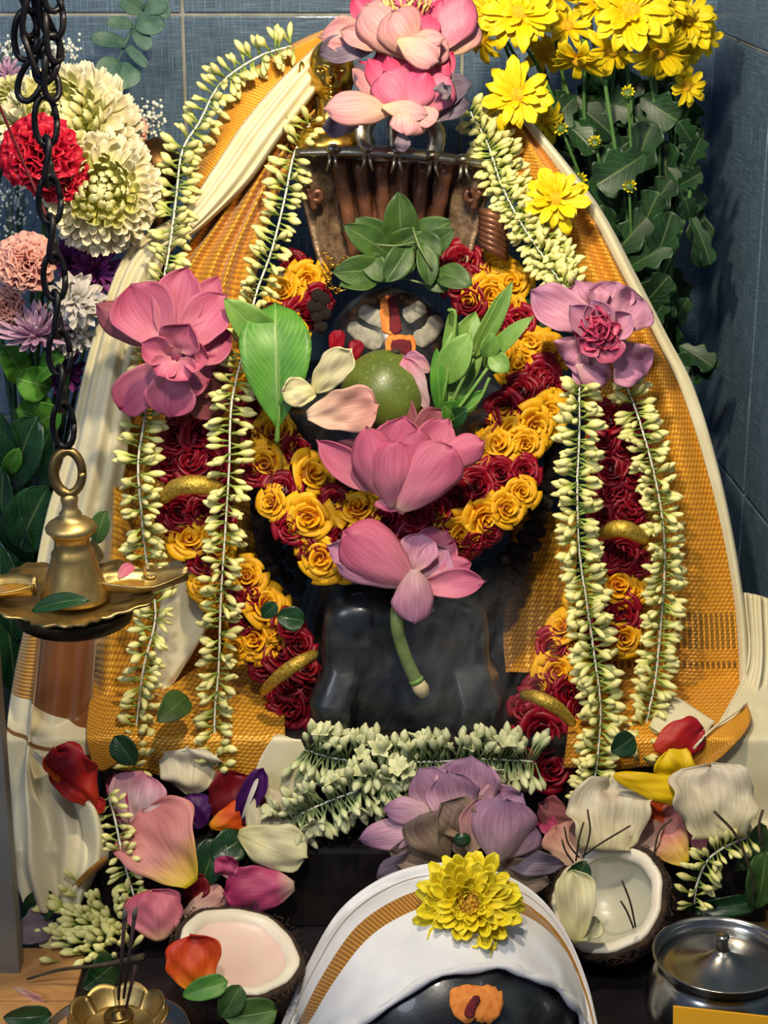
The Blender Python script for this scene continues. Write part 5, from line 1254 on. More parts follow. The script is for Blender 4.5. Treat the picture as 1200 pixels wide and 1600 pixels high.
# eucalyptus sprig against the back wall
t = thing('eucalyptus_sprig', P(215, 70, .36), 'eucalyptus sprig with round grey green leaves in front of the back wall', 'leaves')
tube('stem', spl(PP([(265, -30, .32), (232, 5, .32), (212, 35, .315), (196, 68, .312), (182, 100, .31)]), 20), 0.0014, M_['euc'], t, 6)
for x0, y0, x1, y1, wd in ((224, 16, 188, -4, 30), (225, 14, 262, 10, 26), (212, 36, 258, 38, 38), (208, 40, 166, 36, 22), (210, 44, 234, 78, 26), (198, 70, 142, 60, 26), (198, 72, 230, 104, 18), (184, 98, 196, 140, 56), (186, 96, 152, 120, 36), (250, -10, 262, 30, 20)):
    leaf('leaf', P(x0, y0, .312), P(x1, y1, .295), wd, 'euc', t, (TOCAM + jit(.5)).normalized(), a=.45, b=.35)
# left bouquet
WM = [strap_mesh('petal', M_['wmum'], w_, .7, c_, b=.14) for w_, c_ in ((.36, -.35), (.32, -.15), (.4, -.5))]
WC = [strap_mesh('petal', M_['wmum_c'], .38, .7, -.5, b=.14)]
def white_mum(label, px, py, r, Y, face, ng=70):
    c = P(px, py, Y)
    t = thing('cream_chrysanthemum', c, label, 'flower', 'flowers of the left bouquet')
    R = r * mpp(c)
    Fm = frame(face)
    n = 290
    for i in range(n):
        q = (i + .5) / n
        th = math.acos(1 - 1.5 * q)
        az = i * 2.39996 + rnd.uniform(-.1, .1)
        d = Vector((math.sin(th) * math.cos(az), math.sin(th) * math.sin(az), math.cos(th)))
        e = Vector((math.cos(th) * math.cos(az), math.cos(th) * math.sin(az), -math.sin(th)))
        bb = math.radians(lerp(5, 50, q) + rnd.uniform(-8, 8))
        x = d * math.cos(bb) + e * math.sin(bb)
        z = d * math.sin(bb) - e * math.cos(bb)
        y = z.cross(x)
        ln = R * lerp(.42, .62, q) * rnd.uniform(.9, 1.1)
        M3 = Fm @ Matrix((x, y, z)).transposed()
        link('petal', rnd.choice(WC if i < ng else WM), t, Matrix.Translation(c + Fm @ (d * R * .46)) @ M3.to_4x4() @ Matrix.Rotation(rnd.uniform(-.3, .3), 4, 'X') @ Matrix.Scale(ln, 4))
    bv2, bf2 = ball_data(c, R * .52, 18, 12)
    wobj('heart', bv2, bf2, M_['wmum_c'], t)
    tube('stem', spl([c, P(px - 40, py + 200, Y + .04), P(40, 800, .2), P(20, 980, .16)], 14), 0.003, M_['stem_d'], t, 6)
    return t
white_mum('big cream chrysanthemum behind the red carnation and the chain', 110, 205, 108, .15, (-.1, -1, .6))
white_mum('cream chrysanthemum lower right in the left bouquet, beside the jasmine', 158, 300, 92, .10, (.15, -1, .2))
white_mum('greenish cream chrysanthemum at the left edge above the red carnation', 25, 185, 62, .17, (-.3, -1, .5), 200)
def carn_mesh(name, mat, seed):
    r = random.Random(seed)
    V, Fc, U = [], [], []
    for lay, (n, el, ln) in enumerate(((9, 12, 1.0), (9, 28, .96), (8, 45, .9), (7, 62, .82), (5, 78, .75))):
        for k in range(n):
            az = 2 * math.pi * (k + .5 * lay) / n + r.uniform(-.2, .2)
            e = math.radians(el)
            d = Vector((math.cos(az) * math.cos(e), math.sin(az) * math.cos(e), math.sin(e)))
            s = Vector((-math.sin(az), math.cos(az), 0))
            nn = d.cross(s) * -1
            ph = r.uniform(0, 6.28)
            L = ln * r.uniform(.9, 1.08)
            def fn(u, v):
                edge = 1 - 0.05 * abs(math.sin(u * 14 + ph))
                return d * (L * v * (edge if v > .8 else 1) * (1 - .12 * u * u)) + s * (u * .46 * v ** .8) + nn * (0.13 * math.sin(u * 7 + ph) * v * v + .05 * math.sin(u * 15 + ph) * v ** 3)
            pv, pf, puv = sheet_data(fn, 13, 6, 0.012)
            o = len(V)
            V += pv; Fc += [tuple(i + o for i in x) for x in pf]; U += puv['UVMap']
    return mesh(name, V, Fc, {'UVMap': U}, mat)
CR, CP_ = carn_mesh('bloom', M_['carn_r'], 1), carn_mesh('bloom', M_['carn_p'], 2)
def carnation(label, px, py, r, Y, face, me):
    c = P(px, py, Y)
    t = thing('carnation', c, label, 'flower', 'flowers of the left bouquet')
    link('bloom', me, t, Matrix.Translation(c) @ frame(face).to_4x4() @ Matrix.Scale(r * mpp(c), 4))
    lathe('calyx', [(0.003, -0.03), (0.007, -0.026), (0.009, -0.004), (0.008, 0.004)], M_['stem_d'], t, Matrix.Translation(c) @ frame(face).to_4x4(), 12)
    tube('stem', spl([c - Vector(face).normalized() * .03, P(lerp(px, 50, .4), py + 220, Y + .06), P(30, 980, .16)], 14), 0.0022, M_['stem_d'], t, 6)
carnation('larger dark red carnation directly behind the chain', 66, 240, 66, .06, (-.1, -1, .3), CR)
carnation('smaller dark red carnation touching the lower cream chrysanthemum', 92, 272, 50, .075, (.3, -1, -.1), CR)
carnation('peach carnation low left behind the chain', 42, 412, 52, .07, (0, -1, .5), CP_)
carnation('peach carnation peeping out behind the cream chrysanthemum', 200, 205, 32, .2, (.5, -1, .2), CP_)
carnation('peach carnation cut off by the left picture edge', 8, 480, 34, .1, (0, -1, .2), CP_)
LIL = [strap_mesh('petal', M_['lilac'], .2, .5, -.1, b=.4)]
PUR = [strap_mesh('petal', M_['purple'], .26, .5, -.1, b=.4)]
WHT = [strap_mesh('petal', M_['white_p'], .34, .6, .35), strap_mesh('petal', M_['white_p'], .3, .6, -.3)]
def daisy(label, px, py, r, Y, face, ms, lay, name='daisy'):
    c = P(px, py, Y)
    t = thing(name, c, label, 'flower', 'flowers of the left bouquet')
    bloom(t, c, r * mpp(c), face, lay, ms)
    tube('stem', spl([c, P(lerp(px, 60, .3), py + 160, Y + .05), P(40, 980, .17)], 12), 0.002, M_['stem_d'], t, 6)
daisy('lilac daisy with long pointed petals behind the chain', 55, 525, 62, .09, (0, -.6, 1), LIL, [(14, 10, .95, .05), (14, 30, .95, .05), (12, 50, .85, .05), (8, 70, .7, .03)])
daisy('upper of the two white chrysanthemums beside the chain', 118, 470, 44, .08, (.3, -1, .4), WHT, [(16, 0, 1., .08), (15, 18, .95, .08), (14, 36, .85, .08), (12, 55, .75, .06), (8, 75, .7, .03)], 'white_chrysanthemum')
daisy('lower of the two white chrysanthemums, half hidden by the chain', 112, 520, 36, .1, (.2, -1, -.2), WHT, [(14, 0, 1., .08), (12, 20, .95, .08), (12, 40, .8, .06), (8, 65, .7, .03)], 'white_chrysanthemum')
daisy('purple daisy behind the cream silk edge', 150, 425, 46, .12, (.5, -1, .3), PUR, [(14, 5, 1., .05), (12, 25, .9, .05), (10, 50, .7, .05)])
daisy('purple daisy under the cream chrysanthemum', 112, 408, 40, .13, (-.1, -1, .6), PUR, [(14, 5, 1., .05), (12, 25, .9, .05), (10, 50, .7, .05)])
daisy('purple daisy low behind the chain', 100, 580, 40, .14, (.2, -1, .1), PUR, [(13, 5, 1., .05), (11, 30, .9, .05)])
daisy('lilac daisy cut off by the left edge below the peach carnation', 5, 425, 40, .12, (-.1, -1, .4), LIL, [(14, 5, 1., .05), (12, 30, .9, .05), (8, 60, .7, .03)])
daisy('pale lilac daisy at the top left edge', 12, 118, 34, .2, (-.1, -1, .5), LIL, [(12, 5, 1., .05), (12, 30, .9, .05), (8, 60, .7, .03)])
for lb, q in (('bright green leaves under the lilac daisy', [(60, 590, 100, 560, 56, 'leaf'), (40, 600, 5, 540, 50, 'leaf'), (80, 605, 25, 590, 60, 'leaf'), (60, 660, 95, 640, 54, 'leaf'), (85, 660, 25, 640, 70, 'leaf')]),
              ('dark green leaves low at the left edge beside the brass lamp', [(20, 760, 60, 650, 80, 'leaf_d'), (60, 780, 80, 670, 76, 'leaf_d'), (30, 860, 75, 760, 90, 'leaf_d'), (20, 720, -5, 640, 60, 'leaf_d'), (15, 830, 5, 730, 70, 'leaf_d'), (50, 880, 20, 790, 70, 'leaf_d'), (10, 740, 30, 700, 30, 'leaf')]),
              ('dark leaves behind the brass lamp at the left edge', [(20, 1000, 30, 890, 80, 'leaf_d'), (40, 960, 70, 850, 70, 'leaf_d'), (10, 960, 0, 850, 70, 'leaf_d'), (25, 1080, 10, 960, 60, 'leaf_d')])):
    t = thing('leafy_stem', P(q[0][0], q[0][1] + 60, .14), lb, 'leaves', 'leafy stems of the left bouquet')
    for x0, y0, x1, y1, wd, mt in q:
        z = .11 + rnd.uniform(-.02, .02)
        leaf('leaf', P(x0, y0, z + .01), P(x1, y1, z - .01), wd, mt, t, (TOCAM + jit(.5)).normalized(), b=.6)
    tube('stem', spl(PP([(q[0][0], q[0][1], .13), (50, max(z[1] for z in q), .15), (30, 1080, .16)]), 12), 0.0024, M_['stem_d'], t, 6)
for lb, x, y, rx, ry, n in (("spray of tiny white baby's breath at the top left", 85, 80, 50, 22, 90), ("spray of tiny white baby's breath between eucalyptus and finial", 232, 195, 26, 32, 80), ("spray of tiny white baby's breath at the left edge below the carnation", 22, 320, 34, 60, 110), ("small spray of tiny white baby's breath at the upper left corner", 14, 75, 22, 18, 40)):
    parts = []
    c0 = P(x, y + ry + 60, .24)
    for k in range(n):
        p = P(x + rnd.gauss(0, rx * .5), y + rnd.gauss(0, ry * .5), .22 + rnd.uniform(-.03, .03))
        parts.append(ball_data(p, rnd.uniform(.0012, .0024), 6, 4))
    v, f = merge(parts)
    t = thing('babys_breath', c0, lb, 'flower', 'flowers of the left bouquet')
    o = wobj('blossoms', v, f, M_['dots'], t); o['kind'] = 'stuff'
    parts = [tube_data([c0, P(x + rnd.gauss(0, rx * .45), y + rnd.gauss(0, ry * .45), .23)], .0004, 4)[:2] for k in range(24)]
    v, f = merge(parts)
    o = wobj('stems', v, f, M_['stem_d'], t); o['kind'] = 'stuff'
t = thing('flower_bundle', P(30, 1000, .17), 'dark green bundled stems of the left bouquet', 'leaves')
for k in range(12):
    tube('stem', spl(PP([(20 + k * 6, 700, .19), (10 + k * 5, 860, .19), (18 + k * 3, 1100, .17)]), 8), .003, M_['stem_d'], t, 6)

# ---------------------------------------------------------------- hanging brass lamp on its iron chain
LX = P(108, 935, -.26)
t = thing('hanging_oil_lamp', LX, 'brass hanging oil lamp with leaf shaped wick bowls on a black chain', 'lamp')
m = mpp(LX)
Mt = Matrix.Translation(LX + Vector((0.005, 0, 0)))
px2z = lambda py: (P(108, py, -.26).z - LX.z)
bell = [(56, 932), (54, 926), (50, 915), (43, 895), (37, 878), (34, 868), (34, 863), (30, 858), (28, 848), (28, 842), (33, 834), (40, 828), (41, 823), (36, 817), (26, 811), (17, 808), (18, 802), (13, 796), (12, 788), (14, 780), (12, 772), (4, 768)]
lathe('bell', [(r * m * 0.98, px2z(y)) for r, y in bell], M_['brass'], t, Mt, 40)
rc = P(106, 738, -.26)
tube('ring', [rc + Vector((22 * m * math.cos(a), 0.002 * math.sin(a), 33 * m * math.sin(a))) for a in [i * math.pi / 16 for i in range(33)]], [(8.5 if 8 < i < 24 else 7) * m for i in range(33)], M_['brass_d'], t, 10)
def plate_r(a, R, p, amp): return R * (1 + amp * (abs(math.cos(a * p / 2)) - .5))
v, f = [], []
NS, NR = 120, 10
for s in (0, 1):
    for j in range(NR + 1):
        q = j / NR
        for i in range(NS):
            a = 2 * math.pi * i / NS
            a5 = (a + 0.25)
            lobe = abs(math.cos(2.5 * a5)) ** 1.3
            R = 122 * m * (0.82 + 0.34 * lobe) * (1 + (0.03 * math.sin(a * 29) + .02 * math.sin(a * 13)) * q)
            z = 0.012 * q ** 3 * (0.4 + .6 * lobe) - 0.004 + (0 if s == 0 else -.0022)
            v.append(LX + Vector((math.cos(a) * R * q, math.sin(a) * R * q, z)))
K = NS * (NR + 1)
for j in range(NR):
    for i in range(NS):
        a, b2 = j * NS + i, j * NS + (i + 1) % NS
        f += [(a, b2, b2 + NS, a + NS), (a + K, a + NS + K, b2 + NS + K, b2 + K)]
for i in range(NS):
    a, b2 = NR * NS + i, NR * NS + (i + 1) % NS
    f.append((a, b2, b2 + K, a + K))
wobj('plate', v, f, M_['brass'], t)
lathe('drip_pan', [(30 * m, -.014), (78 * m, -.013), (90 * m, -.009), (92 * m, .001), (88 * m, .002), (86 * m, -.006), (30 * m, -.008)], M_['pan'], t, Matrix.Translation(LX + Vector((.004, 0, -.008))), 56)
M_['oil'] = plain('lamp_oil', '#8a6410', 0.08, col2='#a87c18', ns=10, coat=0.6)
for a in (math.pi * 1.03, 0.12, 1.55):
    d = Vector((math.cos(a), math.sin(a), 0))
    s = Vector((-d.y, d.x, 0))
    def bowl(u, v, d=d, s=s):
        L = lerp(50, 186 if d.x > .5 else 156, v) * m
        wv = 38 * m * max(.12, math.sin(math.pi * (0.12 + .80 * v)) ** .8)
        return LX + d * L + s * (u * wv) + Vector((0, 0, .004 + .013 * u * u * (1 - .35 * v) + .010 * max(0, v - .6) ** 1 * 2))
    bw_ = sheet('wick_bowl', bowl, 13, 16, .0016, M_['brass'], t)
    def oil(u, v, d=d, s=s):
        L = lerp(58, 118, v) * m
        wv = 24 * m * max(.2, math.sin(math.pi * (0.15 + .7 * v)) ** .8)
        return LX + d * L + s * (u * wv) + Vector((0, 0, .0095))
    sheet('oil', oil, 7, 8, .001, M_['oil'], bw_)
    tube('handle_curl', [LX + d * ((128 + 10 * math.cos(q)) * m) + s * (22 * m) + Vector((0, 0, .016 + 12 * m * math.sin(q))) for q in [i * .45 for i in range(13)]], .0014, M_['brass'], t, 6)
pl = P(98, 945, -.33)
lf = tag(leaf('green_leaf', P(50, 955, -.325), P(140, 938, -.33), 34, 'leaf_d', None, Vector((0, -.5, .85)), bow=.08), 'dark green leaf lying on the rim of the brass lamp', 'leaf')
tag(petal('petal', P(185, 905, -.29), P(210, 885, -.285), 24 * m, M_['petal_pink'], None, Vector((0, -.5, .8)), cup=.5), 'small pink petal in the brass lamp bowl', 'petal')
# chain
lt = thing('iron_chain', P(82, -40, -.26), 'black iron chain of twisted links with a hook tangle, holding the brass lamp', 'chain')
def link_mesh(name, a, b2, r, mat):
    pts = []
    for i in range(21):
        q = 2 * math.pi * i / 20
        x, z = math.cos(q), math.sin(q)
        pts.append(Vector((a * math.copysign(abs(x) ** .85, x), 0.25 * a * math.sin(2 * q), b2 * z)))
    vv, ff, uu = tube_data(pts, r, 8)
    return mesh(name, vv, ff, None, mat)
CL = link_mesh('link', .0082, .0178, .0025, M_['iron'])
path = spl(PP([(66, 128, -.26), (72, 200, -.26), (78, 320, -.26), (84, 420, -.26), (92, 540, -.26), (97, 640, -.26), (103, 712, -.26)]), 200)
acc, last, i_ = 0, path[0], 0
for p, pn in zip(path, path[1:]):
    acc += (pn - p).length
    if acc > 0.0285:
        acc = 0
        ax = (pn - p).normalized()
        q = Vector((0, 0, -1)).rotation_difference(ax).to_matrix()
        link('link', CL, lt, Matrix.Translation(p) @ (q @ Matrix.Rotation((i_ % 2) * 1.35 + .3, 3, 'Z')).to_4x4())
        i_ += 1
for x, y, rz, ry in ((50, -22, .2, .05), (47, 18, 1.2, .1), (40, 55, .2, .1), (80, -22, 1.1, -.05), (80, 20, .2, -.1), (80, 58, 1.3, -.2), (56, 88, 1.3, -.5), (74, 92, .2, .3), (50, 122, .2, .45), (78, 118, 1.2, -.1)):
    link('link', CL, lt, Matrix.Translation(P(x, y, -.262)) @ Matrix.Rotation(ry, 4, 'Y') @ Matrix.Rotation(rz, 4, 'Z'))
tag(tube('thin_wire', spl(PP([(-8, 148, -.2), (35, 250, -.2), (76, 345, -.21)]), 16), .0012, M_['petal_darkred'], None, 6), 'thin dark red wire slanting behind the chain', 'wire')

# ---------------------------------------------------------------- coconut halves, pot, incense, board, card
def coconut(label, c, R, nrm, flesh_in, seed, pool=0.55):
    Mx = Matrix.Translation(c) @ frame(nrm).to_4x4()
    low = min((Mx @ Vector((R * math.sin(a) * math.cos(b2), R * math.sin(a) * math.sin(b2), -R * math.cos(a)))).z for a in (0, .3, .6, .9, 1.2, 1.5) for b2 in (0, 1, 2, 3, 4, 5))
    t = thing('coconut_half', Vector((c.x, c.y, low)), label, 'coconut', 'coconut halves')
    r = random.Random(seed)
    bump = lambda q, z, a: q * (1 + .02 * math.sin(5 * a + seed) + .012 * math.sin(11 * a))
    outp = [(max(.001, R * 1.04 * math.sin(math.radians(a))), -R * 1.04 * math.cos(math.radians(a))) for a in (0, 8, 16, 26, 36, 46, 56, 66, 76, 84, 90)] + [(R * 1.02, .002), (R * .96, .003), (R * .93, .001)]
    lathe('shell', outp, M_['husk'], t, Mx, 40, rfn=bump, caps=(True, False))
    fl = [(R * .95, -.002), (R * .94, .0032), (R * .90, .0045), (R * .78, .003), (R * .74, -.002)]
    lathe('flesh_rim', fl, M_['flesh'], t, Mx, 40, rfn=bump, caps=(False, False))
    fin = [(max(.001, R * .76 * math.sin(math.radians(a))), -R * pool * math.cos(math.radians(a))) for a in (90, 80, 70, 58, 46, 34, 22, 12, 1)]
    lathe('inner_flesh', fin, M_[flesh_in], t, Mx, 40, rfn=bump, caps=(False, True))
    parts = []
    for k in range(700):
        a = math.radians(r.uniform(35, 96)); b2 = r.uniform(0, 6.28)
        q = Vector((math.sin(a) * math.cos(b2), math.sin(a) * math.sin(b2), -math.cos(a)))
        p = Mx @ (q * R * 1.035)
        tn = (Mx.to_3x3() @ (q + Vector((r.gauss(0, .9), r.gauss(0, .9), r.gauss(0, .9))))).normalized() * r.uniform(.004, .011)
        tn -= (p - c).normalized() * max(0, tn.dot((p - c).normalized())) * .85
        e = p + tn * .6 + (p - c).normalized() * .0018
        e2 = p + tn + (p - c).normalized() * .001
        if e2.z < FLOOR + .002: continue
        parts.append(tube_data([p, e, e2], [.0005, .0004, .0002], 4)[:2])
    v, f = merge(parts)
    o = wobj('fibres', v, f, M_['fibre'], t); o['kind'] = 'stuff'
    return t, Mx
cR = P(950, 1404, -.185)
t, MxR = coconut('coconut half with deep white flesh leaning beside the white cloth on the right', cR, .0555, Vector((-.42, -.52, .74)), 'flesh_in', 3, .62)
for ln in ([(905, 1340, -.19), (888, 1318, -.2), (882, 1292, -.2)], [(900, 1345, -.19), (905, 1310, -.2), (912, 1285, -.2)], [(915, 1335, -.19), (935, 1320, -.21), (985, 1290, -.215)], [(896, 1348, -.2), (884, 1330, -.21), (878, 1312, -.215)], [(912, 1340, -.19), (922, 1300, -.2), (918, 1265, -.2)], [(993, 1448, -.23), (985, 1410, -.24), (972, 1376, -.245)], [(990, 1450, -.23), (980, 1425, -.24), (970, 1408, -.245)], [(1020, 1345, -.18), (1030, 1300, -.19), (1050, 1280, -.19)]):
    tube('husk_strand', spl(PP(ln), 8), .0009, M_['dry_stem'], t, 5)
cL = P(372, 1488, -.262)
t, MxL = coconut('coconut half with pinkish white flesh tilted beside the incense holder on the left', cL, .056, Vector((.22, -.14, .95)), 'flesh_p', 7, .14)
tube('husk_strand', spl(PP([(225, 1495, -.24), (160, 1508, -.235), (95, 1515, -.23), (42, 1530, -.23)]), 14), [.0035, .0032, .0028, .0025, .0022, .002, .0018, .0017, .0016, .0015, .0014, .0013, .0012, .001], M_['dry_stem'], t, 6)
PC = PZ(1128, 1492, FLOOR + .082)
t = thing('steel_pot', Vector((PC.x, PC.y, FLOOR)), 'round stainless steel pot with a sunken knobbed lid', 'pot')
Mt = Matrix.Translation((PC.x, PC.y, FLOOR))
Rr = 106 * mpp(PC)
lathe('body', smoothprof([(Rr * .7, 0), (Rr * .92, .004), (Rr * 1.08, .024), (Rr * 1.1, .042), (Rr * 1.0, .062), (Rr * .93, .070), (Rr * .96, .077), (Rr * 1.02, .082)], 36) + [(Rr * 1.025, .0835), (Rr * 1.0, .084), (Rr * .965, .080), (Rr * .93, .071)], M_['steel'], t, Mt, 56)
lid = lathe('lid', [(Rr * .93, .070), (Rr * .92, .0725), (Rr * .80, .0715), (Rr * .70, .0725), (Rr * .45, .0765), (Rr * .22, .0825), (Rr * .12, .0865), (Rr * .115, .087), (.001, .0872)], M_['steel'], t, Mt, 56)
lathe('knob', [(.0052, .0868), (.0056, .088), (.0054, .098), (.0058, .0995), (.005, .1012), (.001, .1016)], M_['steel'], lid, Mt, 18)
a_, b2_ = P(1052, 1573, -.395), P(1225, 1592, -.385)
zc = FLOOR
v = [a_, b2_, Vector((b2_.x, b2_.y - .03, zc)), Vector((a_.x, a_.y - .03, zc))]
v += [p + Vector((0, .0014, .0003)) for p in v]
tag(wobj('yellow_card', v, [(3, 2, 1, 0), (4, 5, 6, 7), (0, 1, 5, 4), (1, 2, 6, 5), (2, 3, 7, 6), (3, 0, 4, 7)], M_['card'], smooth=False), 'plain yellow card leaning against the steel pot', 'card')
# incense
ic = PZ(185, 1582, FLOOR + .032)
t = thing('steel_tray', Vector((ic.x, ic.y, FLOOR)), 'round steel tray under the brass incense holder', 'tray')
lathe('tray', [(.002, .002), (.045, .002), (.056, .004), (.062, .010), (.064, .0105), (.063, .008), (.057, .001), (.045, 0), (.002, 0)], M_['steel'], t, Matrix.Translation((ic.x - .002, ic.y, FLOOR)), 56)
t = thing('incense_holder', Vector((ic.x, ic.y, FLOOR + .003)), 'brass lotus shaped incense holder on the steel tray', 'incense holder')
Mt = Matrix.Translation((ic.x, ic.y, FLOOR + .003))
lathe('foot', [(.018, 0), (.020, .002), (.012, .006), (.010, .010)], M_['brass'], t, Mt, 28)
lathe('bowl', [(.008, .008), (.02, .009), (.03, .013), (.032, .016), (.028, .0145), (.018, .011), (.002, .0105)], M_['brass'], t, Mt, 36)
for k in range(9):
    a = 2 * math.pi * k / 9
    d = Vector((math.cos(a), math.sin(a), 0))
    s = Vector((-d.y, d.x, 0))
    def pet(u, v, d=d, s=s):
        w_ = .0165 * (0.62 + .38 * v) * (1 - .0 * u)
        top = v * (1 - .18 * u * u * v)
        return Mt.translation + d * (.022 + .021 * top ** .8) + s * (u * w_) + Vector((0, 0, .010 + .022 * top ** 1.5)) - d * (.004 * u * u)
    sheet('petal', pet, 9, 8, .0014, M_['brass'], t)
lathe('socket', [(.011, .010), (.012, .016), (.013, .026), (.012, .028), (.009, .026), (.005, .026), (.004, .030), (.001, .031)], M_['brass_d'], t, Mt, 24)
for k, (x0, y0, x1, y1, lb) in enumerate(((185, 1562, 196, 1420, 'burnt incense stick standing left in the brass holder'), (193, 1560, 212, 1418, 'burnt incense stick leaning right, tallest in the brass holder'), (197, 1575, 214, 1500, 'short incense stick stub in the brass holder'))):
    A, B = P(x0, y0, ic.y - .002 + .002 * k), P(x1, y1, ic.y + .004 + .003 * k)
    st = thing('incense_stick', A, lb, 'incense', 'incense sticks')
    tube('stick', [A, A.lerp(B, .5), A.lerp(B, .88)], [.0011, .0016, .0018], M_['stick'], st, 7)
    if k < 2: tube('ash_tip', [A.lerp(B, .88), A.lerp(B, .95), B + Vector((-.001 if k == 0 else .001, 0, 0))], [.0019, .0022, .0012], M_['ashtip'], st, 7)
bA, bB = PZ(20, 1480, FLOOR + .006), PZ(112, 1600, FLOOR + .006)
t = thing('wooden_board', Vector((bA.x, bB.y, FLOOR)), 'pale wooden board at the lower left corner', 'board')
for k in range(2):
    y0, y1 = lerp(bA.y, bB.y - .05, k / 2), lerp(bA.y, bB.y - .05, (k + 1) / 2)
    box('plank', (bA.x - .02, y1 + .0008, FLOOR), (bB.x - .004, y0 - .0008, FLOOR + .006), M_['wood'], t, .001)
bA = PZ(1075, 1432, FLOOR + .006)
t = thing('wooden_board', Vector((bA.x, bA.y, FLOOR)), 'pale wooden board behind the steel pot', 'board')
box('plank', (bA.x, bA.y - .02, FLOOR), (bA.x + .13, bA.y + .012, FLOOR + .006), M_['wood'], t, .001)

# ---------------------------------------------------------------- loose petals heaped on the steps
LP = [
 ('bright red petal lying on the cream silk end', 150, 1262, 88, 1170, 60, 'petal_red', dict(cup=-.3, rip=.3, m=.05, irr=.14, crum=.14)),
 ('small red petal beside the jasmine strand', 160, 1270, 148, 1246, 22, 'petal_red', dict(cup=.3, m=.05)),
 ('orange red petal behind the bright red petal on the cream silk end', 100, 1225, 78, 1176, 30, 'petal_orange', dict(cup=.3, m=.045)),
 ('pink and white petal with a magenta edge', 205, 1290, 222, 1206, 76, 'petal_pinkwhite', dict(cup=.35, m=.02)),
 ('magenta petal edge under the pink and white petal', 196, 1296, 180, 1208, 30, 'petal_magenta', dict(cup=.4, m=.014)),
 ('largest peach pink petal with a yellow base', 300, 1382, 222, 1268, 118, 'petal_peach', dict(cup=.25, m=.03, a=.45, b=.22, rip=.08)),
 ('crumpled cream petal above the purple petals', 300, 1242, 292, 1168, 92, 'petal_cream', dict(cup=-.35, rip=.3, m=.01)),
 ('violet petal under the crumpled cream petal', 312, 1296, 300, 1242, 50, 'petal_violet', dict(cup=.2, m=.012)),
 ('violet petal with a white streak beside the dark red petal', 372, 1282, 412, 1202, 36, 'petal_violet', dict(cup=.4, m=.024)),
 ('dark red petal in the left heap', 345, 1290, 385, 1212, 84, 'petal_darkred', dict(cup=.3, m=.012)),
 ('orange petal below the dark red petal', 328, 1292, 400, 1262, 40, 'petal_orange', dict(cup=-.3, m=.02, b=.5)),
 ('large cream petal with dark flecks beside the tuberose', 400, 1320, 440, 1230, 78, 'petal_cream', dict(cup=.2, m=.006, rip=.15)),
 ('ivory petal in front of the large cream petal', 372, 1302, 478, 1340, 66, 'petal_ivory', dict(cup=-.2, m=.016, rip=.12)),
 ('magenta petal fading to white above the left coconut', 460, 1385, 352, 1392, 72, 'petal_magenta', dict(cup=-.35, m=.02, rip=.12, bow=.1)),
 ('small crimson petal tucked beside the magenta petal', 360, 1372, 352, 1338, 34, 'petal_magenta', dict(cup=.3, m=.014, rip=.3)),
 ('pink petal folded upright above the jasmine bunch', 250, 1470, 236, 1392, 84, 'petal_pink', dict(cup=-.3, m=.03, a=.4, b=.25)),
 ('pale rolled petal above the coconut rim', 285, 1432, 352, 1398, 40, 'petal_blush', dict(cup=-.6, m=.02)),
 ('dark red petal under the peach petal', 290, 1412, 318, 1368, 34, 'petal_darkred', dict(cup=.2, m=.012)),
 ('pale lilac petal at the lower left by the grey post', 25, 1470, 78, 1432, 46, 'lotus_grey', dict(cup=.1, m=.02)),
 ('pale petal beside the lilac petal at the lower left', 60, 1475, 110, 1455, 40, 'petal_ivory', dict(cup=.1, m=.012)),
 ('dry husk coloured petal on the wooden board', 20, 1545, 70, 1566, 20, 'petal_blush', dict(cup=.3, m=.012)),
 ('orange red petal at the foot of the right silk', 1022, 1170, 1098, 1140, 54, 'petal_red', dict(cup=-.3, m=.03, b=.25)),
 ('bright yellow rolled petal on the cream petals at right', 960, 1212, 1078, 1244, 44, 'petal_yellow', dict(cup=-.55, m=.05, rip=.1, b=.15, a=.3)),
 ('second yellow petal behind the rolled one', 1070, 1232, 1044, 1172, 56, 'petal_yellow', dict(cup=.2, m=.03, rip=.15, b=.2)),
 ('wrinkled cream petal left of the rolled yellow petal', 950, 1330, 952, 1222, 116, 'petal_cream', dict(cup=.2, m=.03, rip=.2, aa=.25, bw=.6, irr=.12, crum=.1)),
 ('wrinkled cream petal right of the rolled yellow petal', 1120, 1310, 1110, 1196, 124, 'petal_cream', dict(cup=.2, m=.045, rip=.15, aa=.25, bw=.6, irr=.12, crum=.1)),
 ('orange petal above the pink and yellow petal at right', 1085, 1290, 992, 1252, 34, 'petal_orange', dict(cup=.3, m=.024)),
 ('pink and yellow petal behind the right coconut', 1072, 1350, 1008, 1268, 72, 'petal_peach', dict(cup=.3, m=.018, rip=.1)),
 ('pink petal edge at the right of the pink and yellow petal', 1096, 1340, 1080, 1278, 34, 'petal_pink', dict(cup=.4, m=.02)),
 ('blush petal leaning behind the right coconut rim', 1000, 1350, 1000, 1268, 64, 'petal_blush', dict(cup=.2, m=.02)),
 ('pale pink petal left of the right coconut', 905, 1350, 868, 1292, 62, 'petal_blush', dict(cup=-.2, m=.02)),
 ('dusky pink petal beside the wilted lotus', 890, 1285, 842, 1256, 40, 'lotus_shade', dict(cup=.2, m=.01)),
 ('crimson petal below the dusky pink petal', 872, 1310, 848, 1276, 30, 'petal_magenta', dict(cup=.2, m=.006)),
 ('ivory petal lying in the right coconut half', 902, 1474, 896, 1362, 56, 'petal_ivory', dict(cup=.4, m=.085, rip=.12)),
 ('small ivory petal scrap in the right coconut half', 905, 1468, 936, 1440, 30, 'petal_ivory', dict(cup=.3, m=.09, rip=.3)),
]
